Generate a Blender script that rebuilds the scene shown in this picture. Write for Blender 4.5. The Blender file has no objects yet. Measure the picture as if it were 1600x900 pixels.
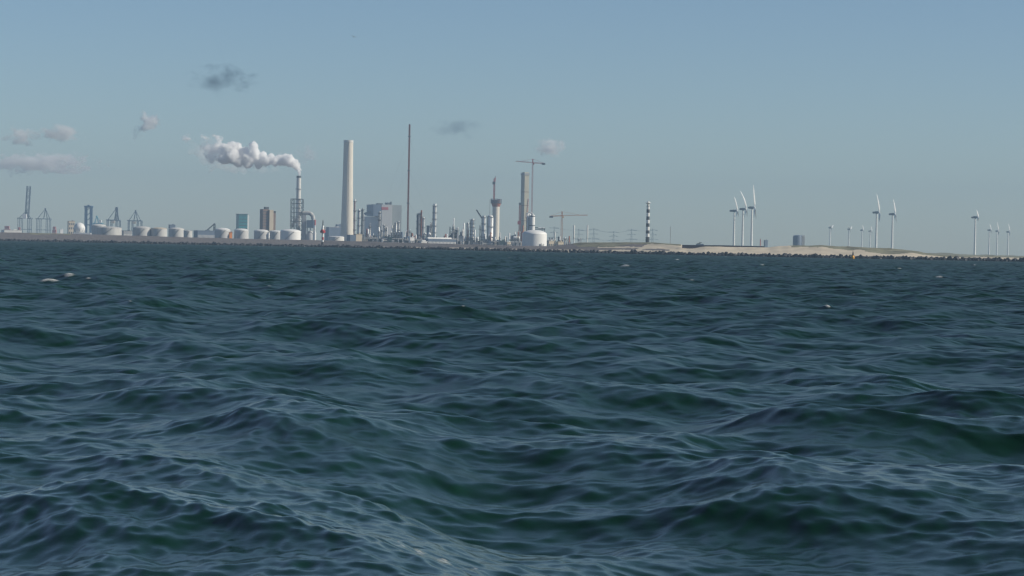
import bpy, math, random
import numpy as np
from mathutils import Vector, Matrix, noise as mnoise

random.seed(11)
SC = bpy.context.scene
COL = SC.collection
R = math.radians

# ------------------------------------------------------------------ camera
K = 3764.0                       # focal length in photo pixels (photo is 1600 wide)
CAM_H = 3.0
PITCH = math.atan(63.0 / K)
ROLL = R(1.1)
SUN_AZ, SUN_EL = R(98), R(30)   # azimuth clockwise from the view direction (+Y)

F_ = Vector((0, math.cos(PITCH), -math.sin(PITCH)))
R0 = Vector((1, 0, 0)); U0 = R0.cross(F_)
RV = R0 * math.cos(ROLL) + U0 * math.sin(ROLL)
UV = U0 * math.cos(ROLL) - R0 * math.sin(ROLL)
CAMP = Vector((0, 0, CAM_H))

cd = bpy.data.cameras.new('camera')
cam = bpy.data.objects.new('camera', cd); COL.objects.link(cam)
cd.sensor_width = 36; cd.lens = 36 * K / 1600.0
cd.clip_start = 0.1; cd.clip_end = 60000
m = Matrix((RV, UV, -F_)).transposed().to_4x4(); m.translation = CAMP
cam.matrix_world = m
SC.camera = cam

# ------------------------------------------------------------------ world, sun, exposure
w = bpy.data.worlds.new('World'); SC.world = w; w.use_nodes = True
nt = w.node_tree; nt.nodes.clear()
out = nt.nodes.new('ShaderNodeOutputWorld'); bg = nt.nodes.new('ShaderNodeBackground')
sky = nt.nodes.new('ShaderNodeTexSky'); sky.sky_type = 'NISHITA'
sky.sun_disc = False; sky.sun_elevation = SUN_EL; sky.sun_rotation = SUN_AZ
sky.air_density = 0.78; sky.dust_density = 0.3; sky.ozone_density = 3.5; sky.altitude = 0
tint = nt.nodes.new('ShaderNodeMix'); tint.data_type = 'RGBA'; tint.blend_type = 'MULTIPLY'; tint.inputs[0].default_value = 1
tint.inputs[7].default_value = (1.0, 1.01, .98, 1)             # the even grey-teal cast of the hazy sky
nt.links.new(sky.outputs[0], tint.inputs[6]); nt.links.new(tint.outputs[2], bg.inputs[0]); nt.links.new(bg.outputs[0], out.inputs[0])
bg.inputs[1].default_value = 0.09

sl = bpy.data.lights.new('sun', 'SUN'); sun = bpy.data.objects.new('sun', sl); COL.objects.link(sun)
sl.energy = 5.0; sl.angle = R(0.5); sl.color = (1.0, 0.91, 0.76)
sd = Vector((math.cos(SUN_EL) * math.sin(SUN_AZ), math.cos(SUN_EL) * math.cos(SUN_AZ), math.sin(SUN_EL)))
sun.rotation_euler = (-sd).to_track_quat('-Z', 'Y').to_euler()

SC.view_settings.view_transform = 'Standard'; SC.view_settings.look = 'None'
SC.view_settings.exposure = 0.08; SC.view_settings.gamma = 1.0
SC.render.engine = 'CYCLES'
cy = SC.cycles
cy.max_bounces = 26; cy.volume_bounces = 24; cy.diffuse_bounces = 3; cy.glossy_bounces = 3
cy.transparent_max_bounces = 8; cy.use_denoising = True
cy.filter_width = 1.4
cy.caustics_reflective = False; cy.caustics_refractive = False

# ------------------------------------------------------------------ helpers
def P(px, py, d):
    """world point on the plane y = d seen at photo pixel (px, py)"""
    v = F_ + RV * ((px - 800) / K) + UV * ((450 - py) / K)
    return CAMP + v * (d / v.y)

def mat(name, rgb, rough=0.6, var=0.18, scale=0.12, metal=0.0, spec=0.4, streak=True):
    mt = bpy.data.materials.new(name); mt.use_nodes = True
    n = mt.node_tree; b = n.nodes['Principled BSDF']
    tc = n.nodes.new('ShaderNodeTexCoord'); mp = n.nodes.new('ShaderNodeMapping')
    mp.inputs['Scale'].default_value = (1, 1, 0.25 if streak else 1)
    ns = n.nodes.new('ShaderNodeTexNoise'); ns.inputs['Scale'].default_value = scale
    ns.inputs['Detail'].default_value = 5; ns.inputs['Roughness'].default_value = 0.65
    cr = n.nodes.new('ShaderNodeValToRGB')
    e = cr.color_ramp.elements
    e[0].position = 0.3; e[1].position = 0.72
    e[0].color = (*[c * (1 - var) for c in rgb], 1); e[1].color = (*[min(1, c * (1 + var)) for c in rgb], 1)
    n.links.new(tc.outputs['Object'], mp.inputs[0]); n.links.new(mp.outputs[0], ns.inputs['Vector'])
    n.links.new(ns.outputs[0], cr.inputs[0]); n.links.new(cr.outputs[0], b.inputs['Base Color'])
    b.inputs['Roughness'].default_value = rough; b.inputs['Metallic'].default_value = metal
    b.inputs['Specular IOR Level'].default_value = spec
    return mt

M = dict(
    white=mat('white_paint', (.74, .74, .72), .5, .08), offwhite=mat('offwhite_paint', (.62, .61, .57), .55, .12),
    concrete=mat('concrete', (.66, .62, .53), .85, .10, .08), greenish_concrete=mat('young_concrete', (.44, .42, .33), .85, .12, .1),
    grey=mat('grey_metal', (.30, .31, .31), .5), pale=mat('pale_cladding', (.48, .48, .47), .6, .08),
    dark=mat('dark_steel', (.07, .08, .09), .6, .3), crane=mat('crane_grey_blue', (.075, .105, .14), .6),
    blue=mat('blue_paint', (.03, .10, .20), .5), cyan=mat('cyan_paint', (.10, .42, .52), .5),
    red=mat('red_paint', (.42, .05, .05), .55), rust=mat('rust_paint', (.30, .10, .05), .7),
    salmon=mat('salmon_paint', (.48, .15, .12), .6), orange=mat('orange_paint', (.62, .22, .05), .55),
    yellow=mat('yellow_paint', (.75, .36, .03), .5), beige=mat('beige_render', (.52, .45, .34), .8, .1),
    brown=mat('brown_cladding', (.20, .14, .11), .8, .12), teal=mat('teal_glass', (.04, .20, .23), .35, .1),
    slate=mat('slate_cladding', (.11, .15, .21), .6, .1), steel=mat('bright_steel', (.76, .76, .74), .4, .12, .2, .2),
    black=mat('black_paint', (.03, .03, .035), .6), greygreen=mat('grey_green_cladding', (.29, .32, .31), .6, .08),
    tankgrey=mat('tank_grey', (.46, .46, .44), .55, .2), darkgreen=mat('dark_green_steel', (.05, .09, .08), .6, .3),
    rock=mat('wet_concrete', (.028, .031, .038), .7, .5, .4, streak=False),
    sand=mat('dry_sand', (.53, .465, .355), .95, .14, .05, streak=False),
    stone=mat('stone_revetment', (.145, .13, .125), .9, .45, .35, streak=False),
    grass=mat('dune_grass', (.19, .185, .12), .9, .55, .1, streak=False),
    wood=mat('dark_wood', (.06, .055, .07), .8, .3), gull=mat('grey_feathers', (.12, .12, .12), .8, .2, 3),
)

class MB:
    def __init__(s): s.v = []; s.f = []
    def box(s, c, size, rz=0.0):
        a = len(s.v); cx, cy_, cz = c; hx, hy, hz = size[0] / 2, size[1] / 2, size[2] / 2
        ca, sa = math.cos(rz), math.sin(rz)
        for dz in (-hz, hz):
            for dx, dy in ((-hx, -hy), (hx, -hy), (hx, hy), (-hx, hy)):
                s.v.append((cx + dx * ca - dy * sa, cy_ + dx * sa + dy * ca, cz + dz))
        for q in ((3, 2, 1, 0), (4, 5, 6, 7), (0, 1, 5, 4), (1, 2, 6, 5), (2, 3, 7, 6), (3, 0, 4, 7)):
            s.f.append(tuple(a + i for i in q))
        return s
    def bar(s, p, q, w_, h_=None, n=4, r1=None):
        p = Vector(p); q = Vector(q); d = q - p
        if d.length < 1e-6: return s
        d.normalize()
        x = d.cross(Vector((0, 1, 0)) if abs(d.y) < .9 else Vector((1, 0, 0))).normalized(); y = d.cross(x)
        a = len(s.v); r0 = w_ / 2; r2 = r0 if r1 is None else r1
        off = math.pi / n
        k = 1 / math.cos(off) if n == 4 else 1
        for c, r in ((p, r0), (q, r2)):
            for i in range(n):
                t = off + 2 * math.pi * i / n
                s.v.append(tuple(c + (x * math.cos(t) + y * math.sin(t)) * r * k))
        for i in range(n):
            j = (i + 1) % n
            s.f.append((a + i, a + j, a + n + j, a + n + i))
        s.f.append(tuple(a + i for i in reversed(range(n)))); s.f.append(tuple(a + n + i for i in range(n)))
        return s
    def lathe(s, cx, cy_, prof, n=32):
        a = len(s.v)
        for r, z in prof:
            for i in range(n):
                t = 2 * math.pi * i / n
                s.v.append((cx + max(r, 1e-3) * math.cos(t), cy_ + max(r, 1e-3) * math.sin(t), z))
        for k in range(len(prof) - 1):
            for i in range(n):
                j = (i + 1) % n
                s.f.append((a + k * n + i, a + k * n + j, a + (k + 1) * n + j, a + (k + 1) * n + i))
        s.f.append(tuple(a + i for i in reversed(range(n))))
        b = a + (len(prof) - 1) * n
        s.f.append(tuple(b + i for i in range(n)))
        return s
    def lattice(s, p, q, w_, seg, t=0.35):
        """square lattice boom from p to q, width w_, with seg braced bays"""
        p = Vector(p); q = Vector(q); d = (q - p).normalized()
        x = d.cross(Vector((0, 1, 0)) if abs(d.y) < .9 else Vector((1, 0, 0))).normalized(); y = d.cross(x)
        cs = [(x * a + y * b) * (w_ / 2) for a, b in ((1, 1), (-1, 1), (-1, -1), (1, -1))]
        for c in cs: s.bar(p + c, q + c, t * 1.4)
        for k in range(seg):
            a = p.lerp(q, k / seg); b = p.lerp(q, (k + 1) / seg)
            for i in range(4):
                c0, c1 = cs[i], cs[(i + 1) % 4]
                s.bar(a + c0, b + c1, t) if k % 2 else s.bar(a + c1, b + c0, t)
                s.bar(b + c0, b + c1, t)
        return s
    def build(s, name, material, parent=None, smooth=True, angle=40):
        me = bpy.data.meshes.new(name); me.from_pydata(s.v, [], s.f); me.update()
        if smooth:
            me.polygons.foreach_set('use_smooth', [True] * len(me.polygons)); me.set_sharp_from_angle(angle=R(angle))
        me.materials.append(M[material] if isinstance(material, str) else material)
        o = bpy.data.objects.new(name, me); COL.objects.link(o)
        if parent is not None: o.parent = parent
        return o

LAND_Z = 2.5
class Thing:
    """an Empty at the base of a thing; L() turns a photo pixel at its depth into local coordinates"""
    def __init__(s, name, label, cat, px, d, group=None, zg=LAND_Z, ymid=360):
        s.d = d; s.s = d / K
        p = P(px, ymid, d); s.base = Vector((p.x, d, zg))
        o = bpy.data.objects.new(name, None); COL.objects.link(o); o.location = s.base
        o.empty_display_size = 1
        o['label'] = label; o['category'] = cat
        if group: o['group'] = group
        s.o = o; s.px = px; s.ymid = ymid
    def L(s, px, py, dy=0.0):
        p = P(px, py, s.d) - s.base
        return Vector((p.x, dy, p.z))
    def z(s, py, px=None): return (P(s.px if px is None else px, py, s.d) - s.base).z
    def x(s, px): return (P(px, s.ymid, s.d) - s.base).x
    def part(s, name, mb, material, parent=None, **kw): return mb.build(name, material, parent or s.o, **kw)

def tag(o, label, cat=None, group=None, kind=None):
    if label: o['label'] = label
    if cat: o['category'] = cat
    if group: o['group'] = group
    if kind: o['kind'] = kind
    return o

# ------------------------------------------------------------------ sea
def horizon(px): return 387 + (px - 800) * math.tan(ROLL)

rng = np.random.default_rng(5)
def build_sea():
    rs = [0.0]
    r = 4.0
    while r < 17: rs.append(r); r += 0.4
    while r < 9000:
        rs.append(r)
        if r < 200: st = max(0.05, 0.0021 * r)
        elif r < 2400: st = float(np.interp(r, [200, 700, 1000, 2400], [.42, .8, 1.2, 3.2]))
        else: st = 150
        r += st
    rs = np.array(rs[1:], dtype=np.float64)
    inner = np.arange(-R(15.0), R(15.0), 0.00055)
    side = R(15.0) + np.cumsum(0.0008 * 1.11 ** np.arange(70)); side = side[side < math.pi - .03]
    az = np.concatenate([-side[::-1], inner, side])
    nr, na = len(rs), len(az)
    daz = np.gradient(az)
    A, RR = np.meshgrid(az, rs)
    X0 = (RR * np.sin(A)).astype(np.float32); Y0 = (RR * np.cos(A)).astype(np.float32)
    drow = np.gradient(rs)
    dx = np.zeros_like(X0); dy = np.zeros_like(X0); z = np.zeros_like(X0); jac = np.zeros_like(X0); lost = np.zeros(nr)
    # wind sea: components from 26 m down to 0.25 m, running to the left and towards the camera
    N = 300
    lam = np.sort(np.exp(np.linspace(math.log(34), math.log(0.17), N)) * np.exp(rng.normal(0, .02, N)))[::-1].copy()
    k = 2 * np.pi / lam; dl = math.log(34 / .17) / N
    lp = 11.0; kp = 2 * np.pi / lp; alpha = 0.027
    E = alpha / 2 * k ** -3 * np.exp(-1.25 * (kp / k) ** 2)
    gam = 2.2; E *= gam ** np.exp(-((np.sqrt(k / kp) - 1) ** 2) / (2 * .09 ** 2))
    E *= np.interp(np.log(lam), np.log([.17, .28, .8, 1.6, 3.0, 6.5, 9]), [1.2, 1.0, .6, .6, 1.1, 1.3, 1.15])
    a = np.sqrt(2 * E * k * dl)
    mean = math.atan2(-0.40, -0.92)
    spread = np.interp(np.log(lam), np.log([.4, 1.2, 3, 7]), [.7, .6, .65, .58])
    th = mean + rng.normal(0, 1, N) * spread
    ph = rng.uniform(0, 2 * np.pi, N)
    cxk, syk = np.cos(th), np.sin(th)
    chops = np.interp(np.log(lam), np.log([.5, 2, 5]), [.45, .85, 1.1])
    lat_all = daz[None, :].astype(np.float32)
    for i in range(N):
        lost += (1 - np.clip((lam[i] / drow - 2.2) / 2.5, 0, 1) ** 2) * (a[i] * k[i]) ** 2 / 2
    def block(r0, r1):
        sp = drow[r0:r1, None].astype(np.float32); lat = rs[r0:r1, None].astype(np.float32) * lat_all
        for i in range(N):
            fr = np.clip((lam[i] / sp - 2.2) / 2.5, 0, 1).astype(np.float32)
            if fr.max() <= 0: break                     # waves are sorted from long to short
            amp = fr * np.clip((np.float32(lam[i]) / lat - 2.2) / 2.5, 0, 1) * np.float32(a[i])
            cs = np.nonzero(amp.max(axis=0) > 0)[0]
            if len(cs) == 0: break
            c0, c1 = cs.min(), cs.max() + 1; amp = amp[:, c0:c1]
            phase = np.float32(k[i] * cxk[i]) * X0[r0:r1, c0:c1] + np.float32(k[i] * syk[i]) * Y0[r0:r1, c0:c1] + np.float32(ph[i])
            cph = np.cos(phase) * amp; sph = np.sin(phase) * amp
            z[r0:r1, c0:c1] += cph
            dx[r0:r1, c0:c1] -= np.float32(chops[i] * cxk[i]) * sph
            dy[r0:r1, c0:c1] -= np.float32(chops[i] * syk[i]) * sph
            if lam[i] > 1.0: jac[r0:r1, c0:c1] += np.float32(k[i]) * cph
    from concurrent.futures import ThreadPoolExecutor
    with ThreadPoolExecutor(4) as ex:
        list(ex.map(lambda r_: block(r_, min(nr, r_ + 48)), range(0, nr, 48)))
    # breaking crests
    foam = np.clip((jac - 0.50) / 0.10, 0, 1) * (RR > 45) * (RR < 1500) * 0.66
    for px, py, wpx, strength in ((84, 440, 24, .66), (94, 438, 28, .68), (104, 441, 22, .64), (116, 444, 14, .55), (965, 418, 22, .9), (1278, 480, 12, .7), (1055, 407, 10, .8), (1333, 411, 7, .7),
                                  (640, 396, 9, .6), (800, 404, 9, .6), (1140, 402, 8, .6), (770, 868, 80, .44), (800, 874, 60, .47), (835, 872, 40, .42), (720, 874, 50, .4), (560, 404, 10, .5),
                                  (735, 473, 16, .45), (1462, 435, 14, .7), (330, 392, 7, .8), (455, 399, 8, .7), (690, 409, 8, .7), (905, 412, 9, .7), (985, 405, 6, .8), (1180, 415, 9, .6), (1405, 421, 9, .7), (1520, 416, 7, .7), (160, 421, 9, .6), (1090, 441, 12, .55), (420, 447, 12, .5), (1335, 464, 9, .5), (1215, 397, 6, .6), (250, 404, 9, .5),
                                  (40, 403, 5, .6), (1590, 412, 6, .6), (860, 460, 9, .4)):
        v = F_ + RV * ((px - 800) / K) + UV * ((450 - py) / K)
        if v.z >= 0: continue
        t = CAM_H / -v.z; fx, fy = v.x * t, v.y * t
        d = math.hypot(fx, fy); sx = wpx * d / K
        look = max(4.0, min(7.0 if d < 300 else 14.0, sx * 6)) if d > 60 else .7
        near = (np.abs(X0 - fx) < sx * .5) & (np.abs(Y0 - fy) < look)
        if not near.any(): continue
        idx = np.argmax(np.where(near, z, -9)); fi = np.unravel_index(idx, z.shape)
        gx, gy = X0[fi], Y0[fi]
        q = ((X0 - gx) / (sx * .55)) ** 2 + ((Y0 - gy) / max(sx * 1.3, .9)) ** 2
        foam = np.maximum(foam, min(.74, strength * 1.2) * np.exp(-q * (.6 if d > 60 else .9)))
        z += np.float32(0.12 * strength if d > 60 else .0) * np.exp(-q * 1.6) * (q < 6)
    co = np.empty((nr * na + 1, 3), dtype=np.float32)
    co[:-1, 0] = (X0 + dx).ravel(); co[:-1, 1] = (Y0 + dy).ravel(); co[:-1, 2] = z.ravel(); co[-1] = (0, 0, 0)
    ii = np.arange(nr - 1)[:, None] * na; jj = np.arange(na)[None, :]; j2 = (jj + 1) % na
    quads = np.stack([ii + jj, ii + na + jj, ii + na + j2, ii + j2], axis=-1).reshape(-1, 4)[:, ::-1]
    tris = np.stack([np.full(na, nr * na), np.arange(na), (np.arange(na) + 1) % na], axis=-1)[:, ::-1]
    nq, ntr = len(quads), len(tris)
    me = bpy.data.meshes.new('sea')
    me.vertices.add(len(co)); me.vertices.foreach_set('co', co.ravel())
    me.loops.add(nq * 4 + ntr * 3)
    me.loops.foreach_set('vertex_index', np.concatenate([quads.ravel(), tris.ravel()]).astype(np.int32))
    me.polygons.add(nq + ntr)
    starts = np.concatenate([np.arange(nq) * 4, nq * 4 + np.arange(ntr) * 3]).astype(np.int32)
    me.polygons.foreach_set('loop_start', starts)
    me.update(calc_edges=True)
    me.polygons.foreach_set('use_smooth', np.ones(nq + ntr, dtype=bool))
    at = me.attributes.new('foam', 'FLOAT', 'POINT')
    at.data.foreach_set('value', np.concatenate([foam.ravel(), [0]]).astype(np.float32))
    at = me.attributes.new('lost_slope', 'FLOAT', 'POINT')      # slope spread of the waves finer than the mesh there
    at.data.foreach_set('value', np.concatenate([np.repeat(np.sqrt(lost), na), [0]]).astype(np.float32))
    me.update()
    # check the facing: flip if needed
    if me.polygons[nq // 2].normal.z < 0: me.flip_normals()
    mt = bpy.data.materials.new('sea_water'); mt.use_nodes = True
    n = mt.node_tree; b = n.nodes['Principled BSDF']; o_ = n.nodes['Material Output']
    b.inputs['Base Color'].default_value = (.0025, .023, .009, 1)
    b.inputs['Specular IOR Level'].default_value = .5; b.inputs['IOR'].default_value = 1.333; b.inputs['Roughness'].default_value = .12
    tc = n.nodes.new('ShaderNodeTexCoord')
    mp = n.nodes.new('ShaderNodeMapping'); mp.vector_type = 'TEXTURE'
    mp.inputs['Rotation'].default_value = (0, 0, mean); mp.inputs['Scale'].default_value = (1, 1.8, 1)
    n1 = n.nodes.new('ShaderNodeTexNoise'); n1.inputs['Scale'].default_value = 5.0; n1.inputs['Detail'].default_value = 6
    n1.inputs['Roughness'].default_value = .66; n1.inputs['Distortion'].default_value = .0
    bp = n.nodes.new('ShaderNodeBump'); bp.inputs['Distance'].default_value = .009; bp.inputs['Strength'].default_value = .8
    n.links.new(tc.outputs['Object'], mp.inputs[0]); n.links.new(mp.outputs[0], n1.inputs['Vector'])
    n.links.new(n1.outputs[0], bp.inputs['Height']); n.links.new(bp.outputs[0], b.inputs['Normal'])
    ls = n.nodes.new('ShaderNodeAttribute'); ls.attribute_name = 'lost_slope'
    rg = n.nodes.new('ShaderNodeMath'); rg.operation = 'MULTIPLY_ADD'; rg.inputs[1].default_value = 2.1; rg.inputs[2].default_value = .03
    n.links.new(ls.outputs['Fac'], rg.inputs[0]); n.links.new(rg.outputs[0], b.inputs['Roughness'])
    mp3 = n.nodes.new('ShaderNodeMapping'); mp3.vector_type = 'TEXTURE'
    mp3.inputs['Rotation'].default_value = (0, 0, mean); mp3.inputs['Scale'].default_value = (1, 2.0, 1)
    n3 = n.nodes.new('ShaderNodeTexNoise'); n3.inputs['Scale'].default_value = .42; n3.inputs['Detail'].default_value = 3
    b3 = n.nodes.new('ShaderNodeBump'); b3.inputs['Distance'].default_value = 1.1
    sm = n.nodes.new('ShaderNodeMath'); sm.operation = 'MULTIPLY'; sm.inputs[1].default_value = 5.5; sm.use_clamp = True
    n.links.new(ls.outputs['Fac'], sm.inputs[0]); n.links.new(sm.outputs[0], b3.inputs['Strength'])
    n.links.new(tc.outputs['Object'], mp3.inputs[0]); n.links.new(mp3.outputs[0], n3.inputs['Vector']); n.links.new(n3.outputs[0], b3.inputs['Height'])
    n.links.new(b3.outputs[0], bp.inputs['Normal'])
    fa = n.nodes.new('ShaderNodeAttribute'); fa.attribute_name = 'foam'
    n2 = n.nodes.new('ShaderNodeTexNoise'); n2.inputs['Scale'].default_value = 2.2; n2.inputs['Detail'].default_value = 9
    n2.inputs['Roughness'].default_value = .78
    n.links.new(tc.outputs['Object'], n2.inputs['Vector'])
    ad = n.nodes.new('ShaderNodeMath'); ad.operation = 'ADD'
    n4 = n.nodes.new('ShaderNodeTexNoise'); n4.inputs['Scale'].default_value = 13; n4.inputs['Detail'].default_value = 6; n4.inputs['Roughness'].default_value = .7
    n.links.new(tc.outputs['Object'], n4.inputs['Vector'])
    av = n.nodes.new('ShaderNodeMix'); av.inputs[0].default_value = .55     # lace: coarse and fine noise together
    n.links.new(n2.outputs[0], av.inputs[2]); n.links.new(n4.outputs[0], av.inputs[3])
    n.links.new(fa.outputs['Fac'], ad.inputs[0]); n.links.new(av.outputs[0], ad.inputs[1])
    mr = n.nodes.new('ShaderNodeMapRange'); mr.inputs['From Min'].default_value = .98; mr.inputs['From Max'].default_value = 1.3
    n.links.new(ad.outputs[0], mr.inputs['Value'])
    df = n.nodes.new('ShaderNodeBsdfDiffuse'); df.inputs[0].default_value = (.6, .62, .61, 1)
    mx = n.nodes.new('ShaderNodeMixShader')
    n.links.new(mr.outputs[0], mx.inputs[0]); n.links.new(b.outputs[0], mx.inputs[1]); n.links.new(df.outputs[0], mx.inputs[2])
    n.links.new(mx.outputs[0], o_.inputs['Surface'])
    me.materials.append(mt)
    o = bpy.data.objects.new('sea', me); COL.objects.link(o); o['kind'] = 'structure'
    o['label'] = 'choppy dark green sea with small whitecaps'
build_sea()

# ------------------------------------------------------------------ shore: dike, beach and dunes in one sheet
def shore_d(px): return float(np.interp(px, [-500, 0, 500, 800, 1100, 1600, 2100], [2500, 2350, 2250, 1900, 1680, 1600, 1560]))
TOPX = [-500, 0, 100, 200, 300, 400, 500, 560, 640, 700, 800, 860, 885, 905, 940, 1000, 1030, 1060, 1072, 1130, 1200, 1215, 1232, 1262, 1282, 1300, 1340, 1400, 1425, 1440, 1460, 1500, 1540, 1600, 2100]
TOPY = [354, 363, 365, 368, 371, 373.5, 375.5, 377, 379.5, 381, 384, 384.5, 382, 379.2, 378.6, 378.6, 379.6, 381.4, 384.5, 385.6, 386.4, 384.6, 383.6, 383.8, 382.8, 384.4, 386, 389, 391.6, 395.0, 397.6, 400.4, 400.6, 402.2, 412]
SHORE_W = 110.0
def build_shore():
    xs = np.arange(-500, 2101, 2.5); T = np.concatenate([np.linspace(0, 1, 34), [1.06, 1.25, 1.6]])
    V = []; F = []; MI = []
    nr = len(T) + 1
    for px in xs:
        d0 = shore_d(px); zt = P(px, float(np.interp(px, TOPX, TOPY)), d0 + SHORE_W).z
        for t in T:
            d = d0 + t * SHORE_W
            if t <= 1:
                g = .18 * t + .82 * (t ** 1.25)
                z = -1.2 + (zt + 1.2) * g
                nz = mnoise.fractal(Vector((px * .03, t * 6, 3)), 1, 2, 4) * .35 * (.3 + t)
                z += nz if 0 < t else 0
            else:
                f = min(1, (t - 1) / .5); z = zt * (1 - f) + LAND_Z * f
                if t < 1.1: z = zt
            V.append(((px - 800) / K * d, d, z))
        V.append(((px - 800) / K * 9000, 9000, LAND_Z))
    for i in range(len(xs) - 1):
        px = xs[i]
        for j in range(nr - 1):
            a = i * nr + j; F.append((a, a + nr, a + nr + 1, a + 1))
            t = T[min(j, len(T) - 1)]
            n_ = mnoise.fractal(Vector((px * .018, t * 2.2, 7)), 1, 2, 5) * .5
            # 0 stone, 1 sand, 2 grass
            f = .18 * t + .82 * t ** 1.25 if t < 1 else 1
            sand_top = float(np.interp(px, [470, 540, 640, 800, 880, 930, 990, 1010], [0, .3, .45, .55, .45, .36, .4, .9]))
            mi = 0
            if px > 470 and f < sand_top + n_ * .16 and t > .03: mi = 1
            if 930 < px <= 1010 and abs(f - .6 - n_ * .1) < .05: mi = 1
            if px > 1010: mi = 1
            if 1000 < px < 1045 and abs(t - .52 + n_ * .2) < .05: mi = 0
            gt = float(np.interp(px, [40, 45, 108, 112, 870, 900, 960, 985, 1060, 1072, 1205, 1235, 1300, 1400, 1440, 1600],
                                 [2, .85, .85, 2, 2, .66, .68, .84, .86, 2, 2, .86, .74, .62, .78, .9]))
            if f > gt + n_ * .3: mi = 2
            if t > 1.01: mi = 2 if px > 860 else 0
            MI.append(mi)
    me = bpy.data.meshes.new('shore'); me.from_pydata(V, [], F); me.update()
    for k_ in ('stone', 'sand', 'grass'): me.materials.append(M[k_])
    me.polygons.foreach_set('material_index', MI); me.polygons.foreach_set('use_smooth', [True] * len(F))
    if me.polygons[10].normal.z < 0: me.flip_normals()
    o = bpy.data.objects.new('beach', me); COL.objects.link(o); o['kind'] = 'structure'
    o['label'] = 'sandy beach, grey stone dike and grassy dunes along the shore'
build_shore()

def hill(name, pts, d, depth, label):
    """a long low dune ridge, rounded front to back"""
    mb = MB(); n = 8; xs = np.arange(pts[0][0], pts[-1][0] + .1, 3)
    px_, py_ = [p[0] for p in pts], [p[1] for p in pts]
    for px in xs:
        top = P(px, float(np.interp(px, px_, py_)), d).z - LAND_Z
        top = max(.2, top + mnoise.fractal(Vector((px * .06, d, 0)), 1, 2, 4) * .9)
        for j in range(n + 1):
            u = j / n; y = d + (u - .5) * depth
            mb.v.append(((px - 800) / K * d, y, LAND_Z - .3 + top * math.sin(math.pi * u) ** .8))
    for i in range(len(xs) - 1):
        for j in range(n):
            a = i * (n + 1) + j; mb.f.append((a, a + n + 1, a + n + 2, a + 1))
    o = mb.build(name, 'grass'); o['kind'] = 'structure'; o['label'] = label
    if o.data.polygons[n // 2].normal.z < 0: o.data.flip_normals()
hill('hills', [(1425, 396), (1440, 395), (1475, 394.6), (1500, 397), (1540, 398), (1600, 399.5), (1800, 403)], 3300, 200, 'far dark dune ridge behind the beach')
hill('hills', [(1180, 388), (1215, 385), (1260, 384), (1285, 383), (1330, 385), (1380, 387.4), (1430, 392), (1450, 396)], 2600, 160, 'grassy dune ridge under the wind turbines')
hill('hills', [(870, 384), (900, 378.8), (960, 378.4), (1010, 378.6), (1050, 381), (1075, 385)], 2300, 140, 'green dune ridge under the striped lighthouse')

# breakwater: one line of countable concrete blocks, and the loose rubble between them
def chip(seed):
    rr = random.Random(seed); mb = MB(); mb.box((0, 0, 0), (1, 1, 1)); 
    import bmesh
    bm = bmesh.new(); vs = [bm.verts.new(v) for v in mb.v]; [bm.faces.new([vs[i] for i in f]) for f in mb.f]
    bmesh.ops.bevel(bm, geom=list(bm.edges), offset=.09, segments=2, affect='EDGES')
    for v in bm.verts: v.co += Vector((rr.uniform(-.03, .03), rr.uniform(-.03, .03), rr.uniform(-.03, .03)))
    me = bpy.data.meshes.new('concrete_block'); bm.to_mesh(me); bm.free(); me.materials.append(M['rock']); return me
chips = [chip(i) for i in range(5)]
rr = random.Random(4)
rub = MB()
NB = 285
for i in range(NB):
    px = -10 + 1620 * (i + rr.uniform(-.45, .45)) / NB
    d = shore_d(px) - 5 + rr.uniform(-4, 4)
    o = bpy.data.objects.new('concrete_block', chips[i % 5]); COL.objects.link(o)
    sz = rr.choice((1.7, 1.9, 2.2, 2.5)) * rr.uniform(.85, 1.1)
    clump = .5 + mnoise.fractal(Vector((px * .05, 0, 1)), 1, 2, 3)
    zc = rr.uniform(.5, 1.1) + max(0, clump) * .8
    o.location = ((px - 800) / K * d, d, zc)
    o.scale = (sz, sz, sz); o.rotation_euler = (rr.uniform(-.7, .7), rr.uniform(-.7, .7), rr.uniform(0, 3))
    tag(o, 'dark concrete block in the breakwater row along the waterline', 'concrete block', 'breakwater blocks')
for i in range(2600):
    px = rr.uniform(-300, 1900); d = shore_d(px) + rr.uniform(-9, 5); sz = rr.uniform(1.2, 2.4)
    clump = max(0, .4 + mnoise.fractal(Vector((px * .05, 0, 1)), 1, 2, 3))
    a0 = len(rub.v); rub.box((0, 0, 0), (sz, sz * rr.uniform(.6, 1), sz * rr.uniform(.6, 1)))
    mt_ = Matrix.Translation(((px - 800) / K * d, d, rr.uniform(-.2, .8) + clump * .6)) @ Matrix.Rotation(rr.uniform(0, 3), 4, 'Z') @ Matrix.Rotation(rr.uniform(-.8, .8), 4, 'X')
    for q in range(a0, len(rub.v)): rub.v[q] = tuple(mt_ @ Vector(rub.v[q]))
tag(rub.build('breakwater_rubble', 'rock', smooth=False), 'loose dark rubble heaped between the breakwater blocks', kind='stuff')

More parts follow.
